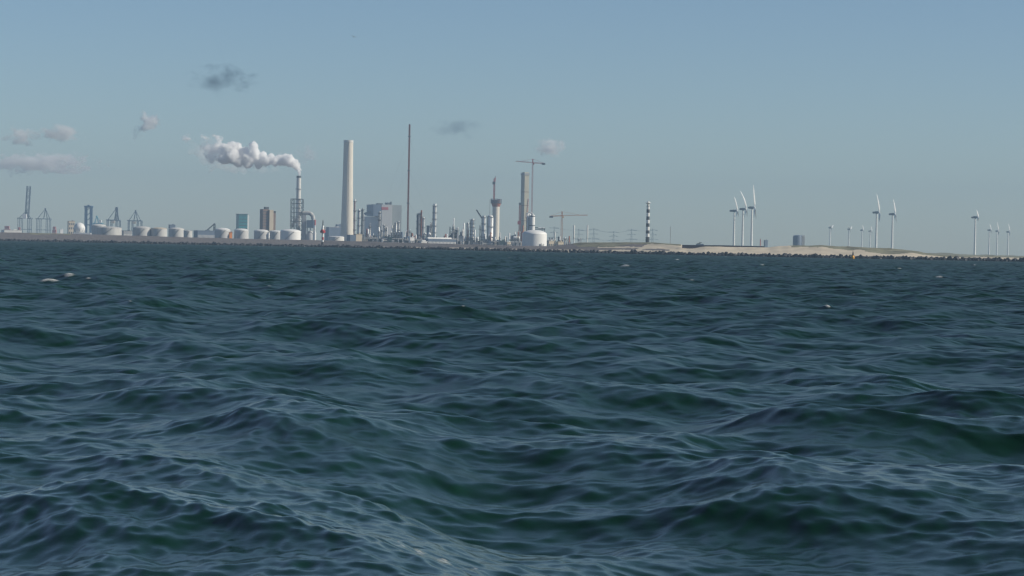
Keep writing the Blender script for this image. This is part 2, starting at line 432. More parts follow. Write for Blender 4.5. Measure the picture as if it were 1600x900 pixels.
# ------------------------------------------------------------------ builders
def tank(x0, x1, ywall, yroof, d, label, wall='tankgrey', roof=None, group='storage tanks behind the dike', stairs=True, ring=True):
    t = Thing('storage_tank', label, 'storage tank', (x0 + x1) / 2, d, group)
    r = (x1 - x0) / 2 * t.s; h = t.z(ywall); hr = max(.4, t.z(yroof) - h)
    t.part('shell', MB().lathe(0, 0, [(r, -.5), (r, h * .5), (r, h)], 48), wall)
    prof = [(r * 1.004, h + .003), (r * 1.004, h + .25)] + [(r * math.cos(a), h + .25 + hr * math.sin(a)) for a in np.linspace(.12, 1.5, 8)]
    t.part('roof', MB().lathe(0, 0, prof, 48), roof or wall)
    if ring:
        rg = MB()
        for a in range(36):
            b0, b1 = 2 * math.pi * a / 36, 2 * math.pi * (a + 1) / 36
            rg.bar((r * 1.01 * math.cos(b0), r * 1.01 * math.sin(b0), h + 1.3), (r * 1.01 * math.cos(b1), r * 1.01 * math.sin(b1), h + 1.3), .14)
            rg.bar((r * 1.01 * math.cos(b0), r * 1.01 * math.sin(b0), h), (r * 1.01 * math.cos(b0), r * 1.01 * math.sin(b0), h + 1.3), .12)
        t.part('handrail', rg, 'grey')
    if stairs:
        st = MB(); n = 22
        for k_ in range(n):
            a = -2.4 + 1.3 * k_ / n
            st.box(((r + .5) * math.cos(a), (r + .5) * math.sin(a), h * (k_ + .5) / n), (1.0, r * 1.35 / n, h / n * .5), a)
        t.part('stairway', st, 'dark')
    return t

def column(x, ytop, wpx, d, label, material='steel', plats=3, pipe='grey', group='refinery columns', cap='dome', ybase=None, name='process_column', cat='column'):
    t = Thing(name, label, cat, x, d, group, ymid=(ytop + 372) / 2)
    r = wpx / 2 * t.s; h = t.z(ytop)
    prof = [(r * 1.25, -.5), (r * 1.25, h * .06), (r, h * .09), (r, h - r * .8)]
    if cap == 'dome': prof += [(r * .9, h - r * .4), (r * .6, h - r * .12), (r * .15, h)]
    else: prof += [(r, h)]
    t.part('shell', MB().lathe(0, 0, prof, 24), material)
    for k_ in range(plats):
        z = h * (.32 + .62 * k_ / max(1, plats - 1)) if plats > 1 else h * .8
        pl = MB().lathe(0, 0, [(r * 1.02, z), (r + 1.5, z + .003), (r + 1.5, z + .3), (r * 1.02, z + .303)], 16)
        for a in range(12):
            b0, b1 = 2 * math.pi * a / 12, 2 * math.pi * (a + 1) / 12; q = r + 1.45
            pl.bar((q * math.cos(b0), q * math.sin(b0), z + .3), (q * math.cos(b0), q * math.sin(b0), z + 1.4), .12)
            pl.bar((q * math.cos(b0), q * math.sin(b0), z + 1.4), (q * math.cos(b1), q * math.sin(b1), z + 1.4), .12)
        t.part('platform', pl, 'dark')
    if pipe:
        pb = MB(); q = r + .7
        pb.bar((-q * .8, -q * .55, 0), (-q * .8, -q * .55, h * .93), .9, n=8)
        pb.bar((-q * .8, -q * .55, h * .93), (0, 0, h * .97), .9, n=8)
        t.part('riser_pipe', pb, pipe)
    la = MB(); q = r + .4
    la.bar((q * .5, -q * .9, 0), (q * .5, -q * .9, h * .95), .35); t.part('ladder', la, 'dark')
    return t

def building(x0, x1, ytop, d, label, material, depth=None, name='industrial_building', cat='building', roof='dark', group=None, wins=None, yaw=24):
    t = Thing(name, label, cat, (x0 + x1) / 2, d, group)
    W_ = (x1 - x0) * t.s; h = t.z(ytop); D = depth or W_ * .8
    if W_ > 60: yaw = 6
    D = min(D, W_ * .8); ca, sa = math.cos(R(yaw)), math.sin(R(yaw)); t.o.rotation_euler.z = R(yaw)
    f_ = W_ / (W_ * ca + D * sa); W_ *= f_; D *= f_
    t.part('wall', MB().box((0, 0, h / 2 - .2), (W_, D, h)), material, smooth=False)
    rf = MB().box((0, 0, h + .05), (W_ + .6, D + .6, .5))
    rf.box((W_ * .2, 0, h + .8), (W_ * .2, D * .3, 1.2)); t.part('roof', rf, roof, smooth=False)
    if wins:
        nr_, nc = wins[:2]; wm = wins[2]
        for j in range(nr_):
            zc = h * (j + .6) / (nr_ + .3)
            for i in range(nc):
                t.part('window', MB().box((-W_ / 2 + W_ * (i + .5) / nc, -D / 2 - .03, zc), (W_ / nc * .6, .12, h / (nr_ + .3) * .45)), wm, smooth=False)
    return t

def gantry(xl, xr, ybeam, apex, d, label, color='crane', boom=None, house=None, legs=None, thick=1.25):
    t = Thing('gantry_crane', label, 'crane', (xl + xr) / 2, d, 'quay cranes on the left horizon')
    x0, x1 = t.x(xl), t.x(xr); zb = t.z(ybeam); dp = 18
    xs = [t.x(q) for q in legs] if legs else [x0, x1]
    for x in xs:
        for y in (-dp / 2, dp / 2):
            t.part('leg', MB().bar((x, y, -.4), (x, y, zb), thick), color)
    b = MB()
    for y in (-dp / 2, dp / 2):
        b.bar((x0 - 1, y, zb), (x1 + 1, y, zb), thick * 1.3); b.bar((x0, y, zb * .45), (x1, y, zb * .45), thick * .8)
    for x in xs: b.bar((x, -dp / 2, zb + .01), (x, dp / 2, zb + .01), thick)
    t.part('portal_beam', b, color)
    a = t.L(*apex); fr = MB(); za = a.z
    for y in (-3, 3):
        fr.bar((a.x - 4, y, zb), (a.x, y * .4, za), thick * .8); fr.bar((a.x + 5, y, zb), (a.x, y * .4, za), thick * .7)
        fr.bar((a.x, y * .4, za), (x1 - 2, y, zb), .7); fr.bar((a.x, y * .4, za), (x0 + 2, y, zb), .7)
    fr.box((a.x, 0, za), (3.5, 4, 2.5)); t.part('apex_frame', fr, color)
    if boom:
        p, q = t.L(*boom[0]), t.L(*boom[1]); bm_ = MB()
        bm_.lattice(p, q, boom[2], max(6, int((q - p).length / 8)), .9); t.part('boom', bm_, color)
    if house:
        p = t.L(house[0], house[1]); hs = MB().box((p.x, -dp / 2 - 2, p.z), (house[2] * t.s, 8, house[3] * t.s))
        t.part('machinery_house', hs, house[4], smooth=False)
    return t

def tower_crane(x, ybase, ytop, yjib, xj0, yj0, xj1, yj1, d, label, color, mast_w=2.2, cab='orange'):
    """slewing tower crane; (xj0,yj0) the counter jib end, (xj1,yj1) the jib tip"""
    t = Thing('tower_crane', label, 'tower crane', x, d, 'tower cranes on the building site', ymid=(ybase + yjib) / 2)
    zt, zj = t.z(ytop), t.z(yjib)
    t.part('mast', MB().lattice((0, 0, 0), (0, 0, zj), mast_w, int(zj / 4), .3), color)
    a, b = t.L(xj0, yj0), t.L(xj1, yj1)
    t.part('jib', MB().lattice((0, 0, zj + .5), (b.x, 0, b.z), 1.4, 16, .2), color)
    t.part('counter_jib', MB().lattice((0, 0, zj + .5), (a.x, 0, a.z), 1.5, 6, .3), color)
    t.part('counterweight', MB().box((a.x + math.copysign(3, -a.x), 0, a.z - .6), (6, 2.4, 3)), 'dark')
    t.part('apex', MB().lattice((0, 0, zj), (0, 0, zt), 1.4, 4, .4), color)
    tie = MB().bar((0, 0, zt), (b.x * .65, 0, zj + (b.z - zj) * .65 + 1.2), .3); tie.bar((0, 0, zt), (a.x * .85, 0, a.z + 1.2), .3)
    t.part('tie_rod', tie, color)
    t.part('cab', MB().box((1.6, -1.6, zj - 2), (2.2, 2.2, 2.6)), cab)
    return t

def turbine(x, ybase, yhub, hubx, rpx, d, phase, label, yaw=18, tail=None, bend=1.5, mat_='white'):
    t = Thing('wind_turbine', label, 'wind turbine', x, d, 'white wind turbines on the right horizon', ymid=(ybase + yhub) / 2)
    zh = t.z(yhub); s = t.s; Lb = rpx * s
    k_ = max(.55, zh / 75)
    rb, rt = 2.3 * k_, 1.35 * k_
    t.part('tower', MB().lathe(0, 0, [(rb * 1.15, -.5), (rb, 1), ((rb + rt) / 2, zh * .5), (rt, zh - 1)], 24), mat_)
    ax = Vector((math.cos(R(yaw)), -math.sin(R(yaw)), 0.06)).normalized()
    sidev = Vector((0, 0, 1)).cross(ax).normalized(); upv = ax.cross(sidev)
    hub = ax * ((hubx - x) * s) + Vector((0, 0, zh + .5))
    tail_l = (tail or 7) * s
    c = Vector((0, 0, zh + .6)); nb = MB()
    h_ = 2.0 * k_
    p0, p1 = c - ax * tail_l, hub - ax * 1.2 * k_
    secs = []
    for f, sc in ((0, .55), (.12, .8), (.5, 1), (.85, 1), (1, .75)):
        q = p0.lerp(p1, f)
        secs.append([q + sidev * (sx * h_ * sc) + upv * (sy * h_ * sc * 1.05) for sx, sy in ((-1, -.8), (-.8, -1), (.8, -1), (1, -.8), (1, .8), (.8, 1), (-.8, 1), (-1, .8))])
    for sct in secs: nb.v += [tuple(v) for v in sct]
    for i in range(4):
        for j in range(8): nb.f.append((i * 8 + j, i * 8 + (j + 1) % 8, i * 8 + 8 + (j + 1) % 8, i * 8 + 8 + j))
    nb.f.append(tuple(range(7, -1, -1))); nb.f.append(tuple(range(32, 40)))
    t.part('nacelle', nb, 'crane')
    hb = MB(); n = 12
    for f, r_ in ((-1.3, 1.2), (-.4, 1.5), (.5, 1.35), (1.3, .8), (1.8, .1)):
        hb.v += [tuple(hub + ax * f * k_ + (sidev * math.cos(2 * math.pi * i / n) + upv * math.sin(2 * math.pi * i / n)) * r_ * k_) for i in range(n)]
    for i in range(4):
        for j in range(n): hb.f.append((i * n + j, i * n + (j + 1) % n, i * n + n + (j + 1) % n, i * n + n + j))
    hb.f.append(tuple(range(n - 1, -1, -1))); hb.f.append(tuple(range(4 * n, 5 * n)))
    t.part('hub', hb, mat_)
    for q in range(3):
        a = R(phase + 120 * q); rad = upv * math.cos(a) + sidev * math.sin(a); tang = ax.cross(rad)
        bl = MB(); ns = 12
        for i in range(ns + 1):
            f = i / ns; ch = (1.3 + 2.1 * min(1, f / .18) if f < .18 else 3.4 * (1 - f) ** .75 + .5) * k_
            tw = R(62 - 30 * f); thick = ch * (.75 - .6 * min(1, f / .22) + .0) if f < .22 else ch * .15
            cdir = ax * math.sin(tw) - tang * math.cos(tw); tdir = rad.cross(cdir)
            pc = hub + rad * (Lb * f + .3) - ax * (bend * s * f * f * max(.25, rad.z))
            for j in range(8):
                u = 2 * math.pi * j / 8
                bl.v.append(tuple(pc + cdir * (math.cos(u) * ch / 2 + ch * .12) + tdir * math.sin(u) * thick / 2))
        for i in range(ns):
            for j in range(8): bl.f.append((i * 8 + j, i * 8 + (j + 1) % 8, i * 8 + 8 + (j + 1) % 8, i * 8 + 8 + j))
        bl.f.append(tuple(range(7, -1, -1))); bl.f.append(tuple(range(ns * 8, ns * 8 + 8)))
        t.part('blade', bl, mat_)
    return t

# ------------------------------------------------------------------ far left: container port
gantry(28, 49, 341, (41, 330), 5800, 'tallest grey quay crane with its long boom raised, at the left edge', boom=((42, 340), (45, 291), 8), house=(40, 338, 6, 7, 'white'), legs=(29, 34, 44, 48))
gantry(57, 79, 342, (71, 326), 6000, 'grey quay crane with four legs and a low pointed frame, second from the left', legs=(58, 63, 73, 78))
t = gantry(133, 143, 323, (138, 321), 5000, 'dark blue tall narrow crane tower behind the white dome', 'blue', legs=(134, 142), thick=2.6)
fr = MB()
for y_ in (330, 338, 346): fr.bar(t.L(134, y_, -9), t.L(142, y_ - 5, -9), 1.3)
t.part('brace', fr, 'blue')
gantry(146, 160, 349, (151, 338), 5300, 'bright cyan small crane beside the dark blue crane tower', 'cyan', house=(158, 346, 4, 4, 'white'), legs=(147, 153, 159))
gantry(167, 187, 344, (182, 325), 5800, 'grey quay crane with a tall leaning frame at its right end', boom=((183, 343), (182, 324), 5), house=(178, 347, 5, 4, 'beige'), legs=(168, 174, 182, 187), thick=1.8)
gantry(200, 221, 345, (212, 329), 5900, 'grey quay crane with a centred pointed frame, above the low grey tanks', house=(211, 348, 5, 3.5, 'beige'), legs=(201, 207, 215, 221), thick=1.8)
def stack(x0, x1, ytop, d, label, m_):
    t = Thing('container_stack', label, 'container stack', (x0 + x1) / 2, d, 'red container stacks on the quay')
    W_ = (x1 - x0) * t.s; h = t.z(ytop); n = 4
    for k_ in range(n):
        b = MB().box((0, 0, h * (k_ + .5) / n), (W_ * (1 if k_ < 3 else .7), 6, h / n * .94))
        for q in range(12): b.box((-W_ / 2 + W_ * (q + .5) / 12 * (1 if k_ < 3 else .7) + (0 if k_ < 3 else W_ * .15), -3.05, h * (k_ + .5) / n), (W_ / 40, .2, h / n * .8))
        t.part('container', b, m_, smooth=False)
stack(6, 16, 353, 5400, 'red container stack nearest the left edge of the photo', 'salmon')
stack(27, 32, 355, 5400, 'red narrow container stack below the tallest crane', 'salmon')
stack(82, 88, 354, 5400, 'pink container stack right of the four legged crane', 'salmon')
building(1, 35, 359.6, 4200, 'long low shed with pale roof at the left edge', 'offwhite', 40, roof='offwhite')
building(93, 99, 358.5, 4400, 'small white house with flat roof left of the beige block', 'white', roof='white')
building(105, 117, 345.5, 4600, 'beige block with dark roof behind the white dome', 'beige', roof='brown', wins=(4, 3, 'dark'))
t = Thing('dome_tank', 'white spherical dome standing on a low white slab', 'dome', 124, 3600)
r_ = 8.8 * t.s; zc = t.z(356.5)
t.part('sphere', MB().lathe(0, 0, [(r_ * math.cos(a), zc + r_ * math.sin(a)) for a in np.linspace(-1.5, 1.55, 20)], 40), 'white')
t.part('slab', MB().box((6, 0, t.z(363.5) / 2), (27 * t.s, 20, t.z(363.5))), 'white', smooth=False)
sb = MB()
for i in range(10):
    a = 2 * math.pi * i / 10; sb.bar((r_ * .9 * math.cos(a), r_ * .9 * math.sin(a), 0), (r_ * .98 * math.cos(a), r_ * .98 * math.sin(a), zc), .8)
t.part('support', sb, 'offwhite')

tank(143, 166, 353.5, 350.5, 3500, 'tank with a pale domed roof behind the widest grey tank', 'tankgrey', 'offwhite')
tank(150, 190, 356.5, 354, 3200, 'widest flat grey tank right of the white dome')
building(190, 207, 360.5, 3500, 'low dark shed between two grey tanks', 'grey', wins=(1, 6, 'offwhite'))
tank(208, 236, 357.5, 353.5, 3250, 'grey tank with a low cone roof below the centred quay crane')
tank(236, 261, 358, 355.5, 3250, 'grey tank with a pale patch on its roof left of the dark cube', 'tankgrey', 'beige')
building(263, 274, 351.3, 3600, 'dark slate cube rising behind a grey tank', 'slate', roof='slate')
tank(264, 288, 358.5, 355.8, 3200, 'pale tank with a rounded roof in front of the dark cube', 'tankgrey', 'offwhite')
tank(287, 300.5, 361.3, 360, 3150, 'smallest grey tank in the row, left of the long windowed shed')
building(302, 336, 360.5, 3500, 'long low blue grey shed with a row of pale windows', 'slate', 30, wins=(1, 14, 'pale'), roof='slate')
t = Thing('crawler_crane', 'thin dark lattice crane above the long low shed', 'crane', 335, 3900)
t.part('mast', MB().lattice((0, 0, 0), (0, 0, t.z(349.5)), 2.4, 8, .6), 'dark')
t.part('jib', MB().lattice(t.L(335, 350), t.L(323, 360), 1.2, 8, .35), 'dark'); t.part('winch_house', MB().box((3, 0, 3), (6, 4, 5)), 'dark')
tank(336, 360, 360, 356.3, 3100, 'white domed tank left of the small orange hut', 'pale', 'white')
t = building(357.5, 363, 363, 2950, 'small orange hut between two white domed tanks', 'orange', 5, name='hut', cat='hut', roof='rust')
t.part('door', MB().box((.2, -1.75, 2), (1.2, .2, 3.4)), 'white')
tank(366, 388.5, 360.5, 357.3, 3100, 'white domed tank in front of the teal tower', 'pale', 'white')
t = Thing('office_tower', 'teal clad tower with one bright sunlit edge', 'building', 379, 3900); t.o.rotation_euler.z = R(22)
W_ = 14 * t.s; h = t.z(335)
t.part('wall', MB().box((-1.5 * t.s, 0, h / 2), (W_, 16, h)), 'teal', smooth=False)
t.part('lit_edge', MB().box((7.2 * t.s, 0, h / 2 - 1), (2.6 * t.s, 12, h)), 'white', smooth=False)  # sunlit right edge of the tower, put in as a white box
t.part('roof', MB().box((-1.5 * t.s, 0, h + .3), (W_ + .8, 16.6, .9)), 'dark', smooth=False)
for j in range(9):
    b = MB()
    b.box((-1.5 * t.s, -8.04, h * (j + .5) / 9), (W_ * .94, .12, h / 9 * .2)); t.part('window', b, 'dark', smooth=False)
tank(397, 420.5, 362, 358.8, 3050, 'white domed tank in front of the brown tower block', 'pale', 'white')
t = Thing('flue_pipe', 'thin white standing pipe between two white domed tanks', 'pipe', 420, 2950)
t.part('pipe', MB().lathe(0, 0, [(1.3, -.5), (1.2, t.z(363) * .8), (1.0, t.z(363))], 12), 'white'); t.part('collar', MB().lathe(0, 0, [(1.7, 6), (1.7, 6.6)], 12), 'grey')
t = Thing('tower_block', 'brown and beige tower block of three stepped slabs', 'building', 418, 3800); t.o.rotation_euler.z = R(24)
h = t.z(327)
t.part('wall', MB().box((t.x(412.3), 0, h / 2), (9.4 * t.s, 16, h)), 'brown', smooth=False)
t.part('lift_tower', MB().box((t.x(420.6), -2, t.z(328) / 2), (6.6 * t.s, 18, t.z(328))), 'beige', smooth=False)
t.part('rear_wing', MB().box((t.x(427.0), 3, t.z(332) / 2), (5.4 * t.s, 14, t.z(332))), 'brown', smooth=False)
t.part('plant_room', MB().box((t.x(415.5), 0, (h + t.z(323.4)) / 2), (5.5 * t.s, 9, t.z(323.4) - h)), 'dark', smooth=False)
t.part('parapet', MB().box((t.x(427.0), 3, t.z(331.5) + .5), (5.6 * t.s, 14.4, 3)), 'black', smooth=False)
for j in range(12):
    for i in range(4): t.part('window', MB().box((t.x(408.8 + 2.3 * i), -8.05, h * (j + .6) / 12.5), (1.5, .12, 1.6)), 'dark', smooth=False)
tank(420.5, 441, 362.5, 360, 3050, 'white domed tank at the left side of the biggest shallow tank', 'pale', 'white')
tank(438, 470, 362, 358.2, 2900, 'large white tank with shallow dome below the steaming stack', 'white', 'white', ring=False)

# ------------------------------------------------------------------ steaming stack and its scrubber
D_ST = 3900
t = Thing('smokestack', 'slim white smokestack giving off the white steam plume', 'smokestack', 466.0, D_ST, ymid=330)
r_ = 3.5 * t.s; h = t.z(275)
t.part('shaft', MB().lathe(0, 0, [(r_ * 1.1, -.5), (r_ * 1.05, h * .4), (r_, h), (r_ * .8, h), (r_ * .8, h - 2)], 32), 'offwhite')
t.part('rim', MB().lathe(0, 0, [(r_ * 1.03, h - 3), (r_ * 1.07, h - 3), (r_ * 1.07, h + .3), (r_ * 1.03, h + .3)], 32), 'dark')
for yy in (296, 312):
    z = t.z(yy); t.part('platform', MB().lathe(0, 0, [(r_, z), (r_ + 1.6, z + .003), (r_ + 1.6, z + 1.2), (r_, z + 1.203)], 20), 'grey')
D_SC = 3840
t = Thing('steel_frame_tower', 'dark open steel frame around the foot of the smokestack', 'steel frame', 463, D_SC)
f_ = MB(); x0, x1 = t.x(454.5), t.x(472.5)
for x in (x0, t.x(459), t.x(467), x1):
    for y in (-10, 10): f_.bar((x, y, -.4), (x, y, t.z(311)), .95)
t.part('post', f_, 'dark')
nl = 10
for k_ in range(1, nl + 1):
    z = t.z(311) * k_ / nl; b = MB()
    for y in (-10, 10): b.bar((x0, y, z), (x1, y, z), .8)
    for x in (x0, x1): b.bar((x, -10, z + .01), (x, 10, z + .01), .8)
    if k_ < nl:
        z2 = t.z(311) * (k_ + 1) / nl; b.bar((x0, -10, z), (t.x(459), -10, z2), .5); b.bar((x1, -10, z), (t.x(467), -10, z2), .5)
    t.part('floor', b, 'dark')
for xx, yy, ww, hh in ((462, 345, 6, 8), (458, 352, 4, 6), (466, 358, 5, 6)):
    p = t.L(xx, yy); t.part('equipment', MB().box((p.x, 0, p.z), (ww * t.s, 10, hh * t.s)), 'grey')
t = Thing('scrubber', 'grey scrubber with a fat curved duct and dark box', 'scrubber', 484, D_SC)
b = MB(); pts = [(467, 335), (472, 333), (480, 332.6), (485, 333.5), (488.5, 337), (489.5, 342), (489.5, 346)]
for p, q in zip(pts[:-1], pts[1:]): b.bar(t.L(*p), t.L(*q), 6.4 * t.s, n=20, r1=3.2 * t.s)
t.part('duct', b, 'tankgrey')
zc0, zc1 = t.z(356), t.z(344)
t.part('absorber_box', MB().box((t.x(485), 0, (zc0 + zc1) / 2), (11.5 * t.s, 14, zc1 - zc0)), 'slate', smooth=False)
for xx in (480, 485, 490):
    for y in (-5, 5): t.part('leg', MB().bar((t.x(xx), y, -.3), (t.x(xx), y, zc0), 1.1), 'pale')
t.part('wall', MB().box((t.x(474.5), 2, t.z(336) / 2), (6.5 * t.s, 10, t.z(336))), 'pale', smooth=False)
t.part('hopper', MB().lathe(t.x(485), 0, [(7, -.3), (7, t.z(366)), (3, t.z(361))], 16), 'pale')
t = Thing('vent_pipe', 'white vent pipe with a red upper part right of the scrubber', 'pipe', 492, 3500)
t.part('pipe', MB().lathe(0, 0, [(1.9, -.4), (1.9, t.z(364)), (.9, t.z(361)), (.9, t.z(352))], 14), 'white')
t.part('red_top', MB().lathe(0, 0, [(1.1, t.z(352) + .003), (1.1, t.z(343.5)), (.3, t.z(343))], 14), 'red')

# red and white beacon on the breakwater
db = shore_d(504.5) + 4
t = Thing('beacon', 'red and white banded beacon pole standing on the breakwater', 'beacon', 504.3, db, zg=.5, ymid=365)
def seg(y0, y1, r0, r1, nm, m_): t.part(nm, MB().lathe(0, 0, [(r0, t.z(y1)), (r1, t.z(y0))], 20), m_)
seg(378, 387, 1.5, 1.1, 'base', 'black')
for y0, y1, m_ in ((375, 378, 'white'), (370.5, 375, 'red'), (364, 370.5, 'white')): seg(y0, y1, .95, .95, 'band', m_)
seg(360.5, 364, 2.2, 2.6, 'gallery', 'red'); seg(358.7, 360.5, 2.0, 1.6, 'gallery', 'red'); seg(352.5, 358.7, 1.5, .9, 'lantern', 'white'); seg(344, 352.5, .45, .4, 'topmark', 'black')
t.part('lamp_box', MB().box((1.9, 0, t.z(357)), (1.6, 1.6, 2.6)), 'offwhite')

tank(513, 538, 370.5, 369, 3000, 'low white tank right of the striped beacon', 'offwhite', 'white')
building(507, 537, 355, 4500, 'long slate hall with sloping roof left of the tall chimney', 'slate', 30, name='boiler_hall', roof='pale')
building(524, 536, 351, 4600, 'slate shed half hidden behind the tall chimney', 'slate', 20, roof='slate')
t = building(553.5, 566, 366, 2950, 'small beige box building at the foot of the tall chimney', 'beige', 14, roof='beige')
t.part('shaded_side', MB().box((t.x(548.8), 1, t.z(367) / 2), (9.2 * t.s, 12, t.z(367))), 'slate', smooth=False)  # shaded left face of the building, its dark put into slate colour

# tall concrete chimney
t = Thing('chimney', 'tallest tapered pale concrete chimney', 'chimney', 542.6, 4150, ymid=330)
h = t.z(219.5); rb, rt = 10.4 * t.s, 7.4 * t.s
prof = [(rb, -.5)] + [(rb + (rt - rb) * (1 - (1 - f) ** 1.6) if f < 1 else rt, h * f) for f in np.linspace(.04, 1, 16)] + [(rt * .8, h), (rt * .8, h - 5)]
t.part('shaft', MB().lathe(0, 0, prof, 64), 'concrete')
t.part('rim', MB().lathe(0, 0, [(rt * 1.0, h - 3.5), (rt * 1.035, h - 3.4), (rt * 1.035, h + .3), (rt * .98, h + .3)], 64), 'offwhite')
t.part('ladder', MB().bar((rb * .2, -rb * 1.02, 0), (rt * .2, -rt * 1.03, h - 2), .5), 'dark')

# columns just right of the chimney
column(554.6, 311, 2.2, 3300, 'thin brown and white column against the right side of the chimney', 'white', 4, 'rust')
column(561, 326.5, 3.4, 3400, 'pale column with a dark pipe, first past the chimney', 'steel', 4, 'dark')
column(566.5, 325, 2.6, 3450, 'grey green column with a dark head past the chimney', 'greygreen', 4, 'dark')
column(568.4, 335, 1.6, 3300, 'thin white column close beside the grey green column', 'white', 1, None)
column(578.5, 348.5, 2.0, 3300, 'short white column in front of the power plant', 'white', 1, 'grey')
column(593, 330, 2.6, 3300, 'tall pale column below the red sign', 'offwhite', 4, 'grey')
column(600.5, 351, 2.2, 3250, 'short white column with a platform right of the tall pale one', 'white', 2, 'grey')
column(603.8, 354, 1.8, 3250, 'shortest white column before the power plant', 'offwhite', 1, 'beige')
column(618.8, 347.5, 3.0, 3250, 'left twin of the round headed steel columns', 'steel', 3, 'dark')
column(622.8, 345.5, 3.0, 3270, 'right twin of the round headed steel columns', 'steel', 3, 'grey')
# power plant
DP = 5000
t = Thing('power_plant', 'huge pale grey power plant block with a red sign', 'power plant', 600, DP); t.o.rotation_euler.z = R(16)
t.part('wall', MB().box((t.x(598), 0, t.z(339) / 2), (51 * t.s, 46, t.z(339))), 'pale', smooth=False)
t.part('boiler_house', MB().box((t.x(598.2), -1, t.z(320) / 2), (16.6 * t.s, 66, t.z(320))), 'pale', smooth=False)
t.part('shaded_wing', MB().box((t.x(583.2), -2, (t.z(338) + t.z(320)) / 2), (13 * t.s, 64, t.z(320) - t.z(338) )), 'slate', smooth=False)  # left-facing shadow side, painted in as dark slate
t.part('right_block', MB().box((t.x(614.5), -3, t.z(320.5) / 2), (16 * t.s, 52, t.z(320.5))), 'greygreen', smooth=False)
t.part('conveyor', MB().bar(t.L(568, 335, -5), t.L(577, 331, -5), 4 * t.s), 'slate')
rf = MB(); rf.box((t.x(592), 0, t.z(319) ), (8 * t.s, 20, 3)); rf.box((t.x(605), 0, t.z(318.4)), (5.5 * t.s, 20, 5)); rf.box((t.x(609), -6, t.z(318)), (1.6 * t.s, 8, 8))
t.part('roof_plant', rf, 'dark', smooth=False)
p = t.L(595.5, 326)
sg = t.part('sign', MB().box((p.x, -34.2, p.z), (10.5 * t.s, .6, 4.0 * t.s)), 'red', smooth=False)
let = MB(); zz = p.z; s_ = t.s
x_ = p.x - 4.1 * s_
for i in range(6): let.box((x_ + i * 1.65 * s_, -34.62, zz + .1 * s_), (1.1 * s_, .2, .55 * s_))
t.part('lettering', let, 'salmon', sg, smooth=False)

# process yards: open frames crowded with vessels
def yard(x0, x1, ytop, d, label, seed, mats=('dark', 'slate', 'grey', 'offwhite'), group='refinery process blocks'):
    t = Thing('process_unit', label, 'process unit', (x0 + x1) / 2, d, group); rr = random.Random(seed)
    h = t.z(ytop); xa, xb = t.x(x0), t.x(x1); f_ = MB(); n = max(3, int((x1 - x0) / 4))
    hs = [h * rr.uniform(.55, 1) for _ in range(n + 1)]
    for i in range(n + 1):
        x = xa + (xb - xa) * i / n
        for y in (-7, 7): f_.bar((x, y, -.3), (x, y, hs[i]), .9)
    for k_ in range(0, 5):
        z = h * k_ / 5 + (.2 if k_ == 0 else 0)
        for i in range(n):
            if min(hs[i], hs[i + 1]) >= z:
                for y in (-7, 7): f_.bar((xa + (xb - xa) * i / n, y, z), (xa + (xb - xa) * (i + 1) / n, y, z), .5)
    t.part('steel_frame', f_, 'dark')
    for k_ in range(max(5, int((x1 - x0) * .9))):
        mm = rr.choice(mats); x = rr.uniform(xa + 1, xb - 1); zc = rr.uniform(.1, .6) * h; y = rr.uniform(-6, 4)
        if rr.random() < .5:
            r = rr.uniform(.8, 2.0); hh = rr.uniform(.2, .45) * h
            t.part('vessel', MB().lathe(x, y, [(r * .5, zc - hh / 2 - r * .4), (r, zc - hh / 2), (r, zc + hh / 2), (r * .6, zc + hh / 2 + r * .4)], 14), mm)
        else:
            ww = rr.uniform(3, 8); x = max(xa + ww / 2, min(xb - ww / 2, x)); t.part('deck_module', MB().box((x, y, zc * .8), (ww, 5, rr.uniform(.18, .42) * h)), mm if rr.random() < .45 else rr.choice(('dark', 'slate', 'darkgreen')), smooth=False)
    for k_ in range(int((x1 - x0) * .32)):
        r = rr.uniform(.5, 1.1); x = rr.uniform(xa, xb); zt = h * rr.uniform(.7, 1.35)
        t.part('vent_column', MB().lathe(x, rr.uniform(-6, 6), [(r, -.3), (r, zt - r), (r * .5, zt)], 12).bar((x - r * 2, -6.5, zt * .6), (x + r * 2, -6.5, zt * .6), .5), rr.choice(('white', 'offwhite', 'steel', 'steel', 'dark', 'rust')))
    for k_ in range(int((x1 - x0) * .12) + 1):
        ww = rr.uniform(2.5, 7); x = rr.uniform(xa + ww / 2, xb - ww / 2); hh = rr.uniform(1.5, 3.2)
        t.part('low_hut', MB().box((x, -10.5, 6 + hh / 2), (ww, 4, hh)).box((x, -10.5, 2.9), (ww * .9, 3.6, 5.8)), rr.choice(('white', 'offwhite', 'beige', 'grey')), smooth=False)
    pb = MB()
    for k_ in range(3):
        z = rr.uniform(.15, .7) * h; pb.bar((xa, -7.6, z), (xb, -7.6, z), .7, n=8)
    t.part('pipe_run', pb, 'offwhite')
    return t
yard(568, 592, 363, 3250, 'dark low process unit in front of the power plant', 1, ('dark', 'darkgreen', 'grey'))
yard(592, 606, 359, 3200, 'narrow process unit at the foot of the tall pale column', 2, ('slate', 'grey', 'offwhite'))
yard(608, 632, 358, 3200, 'slate process unit below the round headed twin columns', 3, ('slate', 'slate', 'dark', 'grey'))
yard(632, 662, 367, 3250, 'low process unit at the foot of the red guyed mast', 4, ('white', 'grey', 'dark', 'offwhite'))
yard(662, 702, 369, 3250, 'low dark process unit behind the long white roof', 5)
yard(703, 716, 351, 3300, 'tall dark process unit with two pale drums on top', 6, ('dark', 'slate', 'darkgreen'))
yard(714, 727, 356, 3300, 'dark square process unit beside the one with pale drums', 7, ('dark', 'slate', 'slate'))
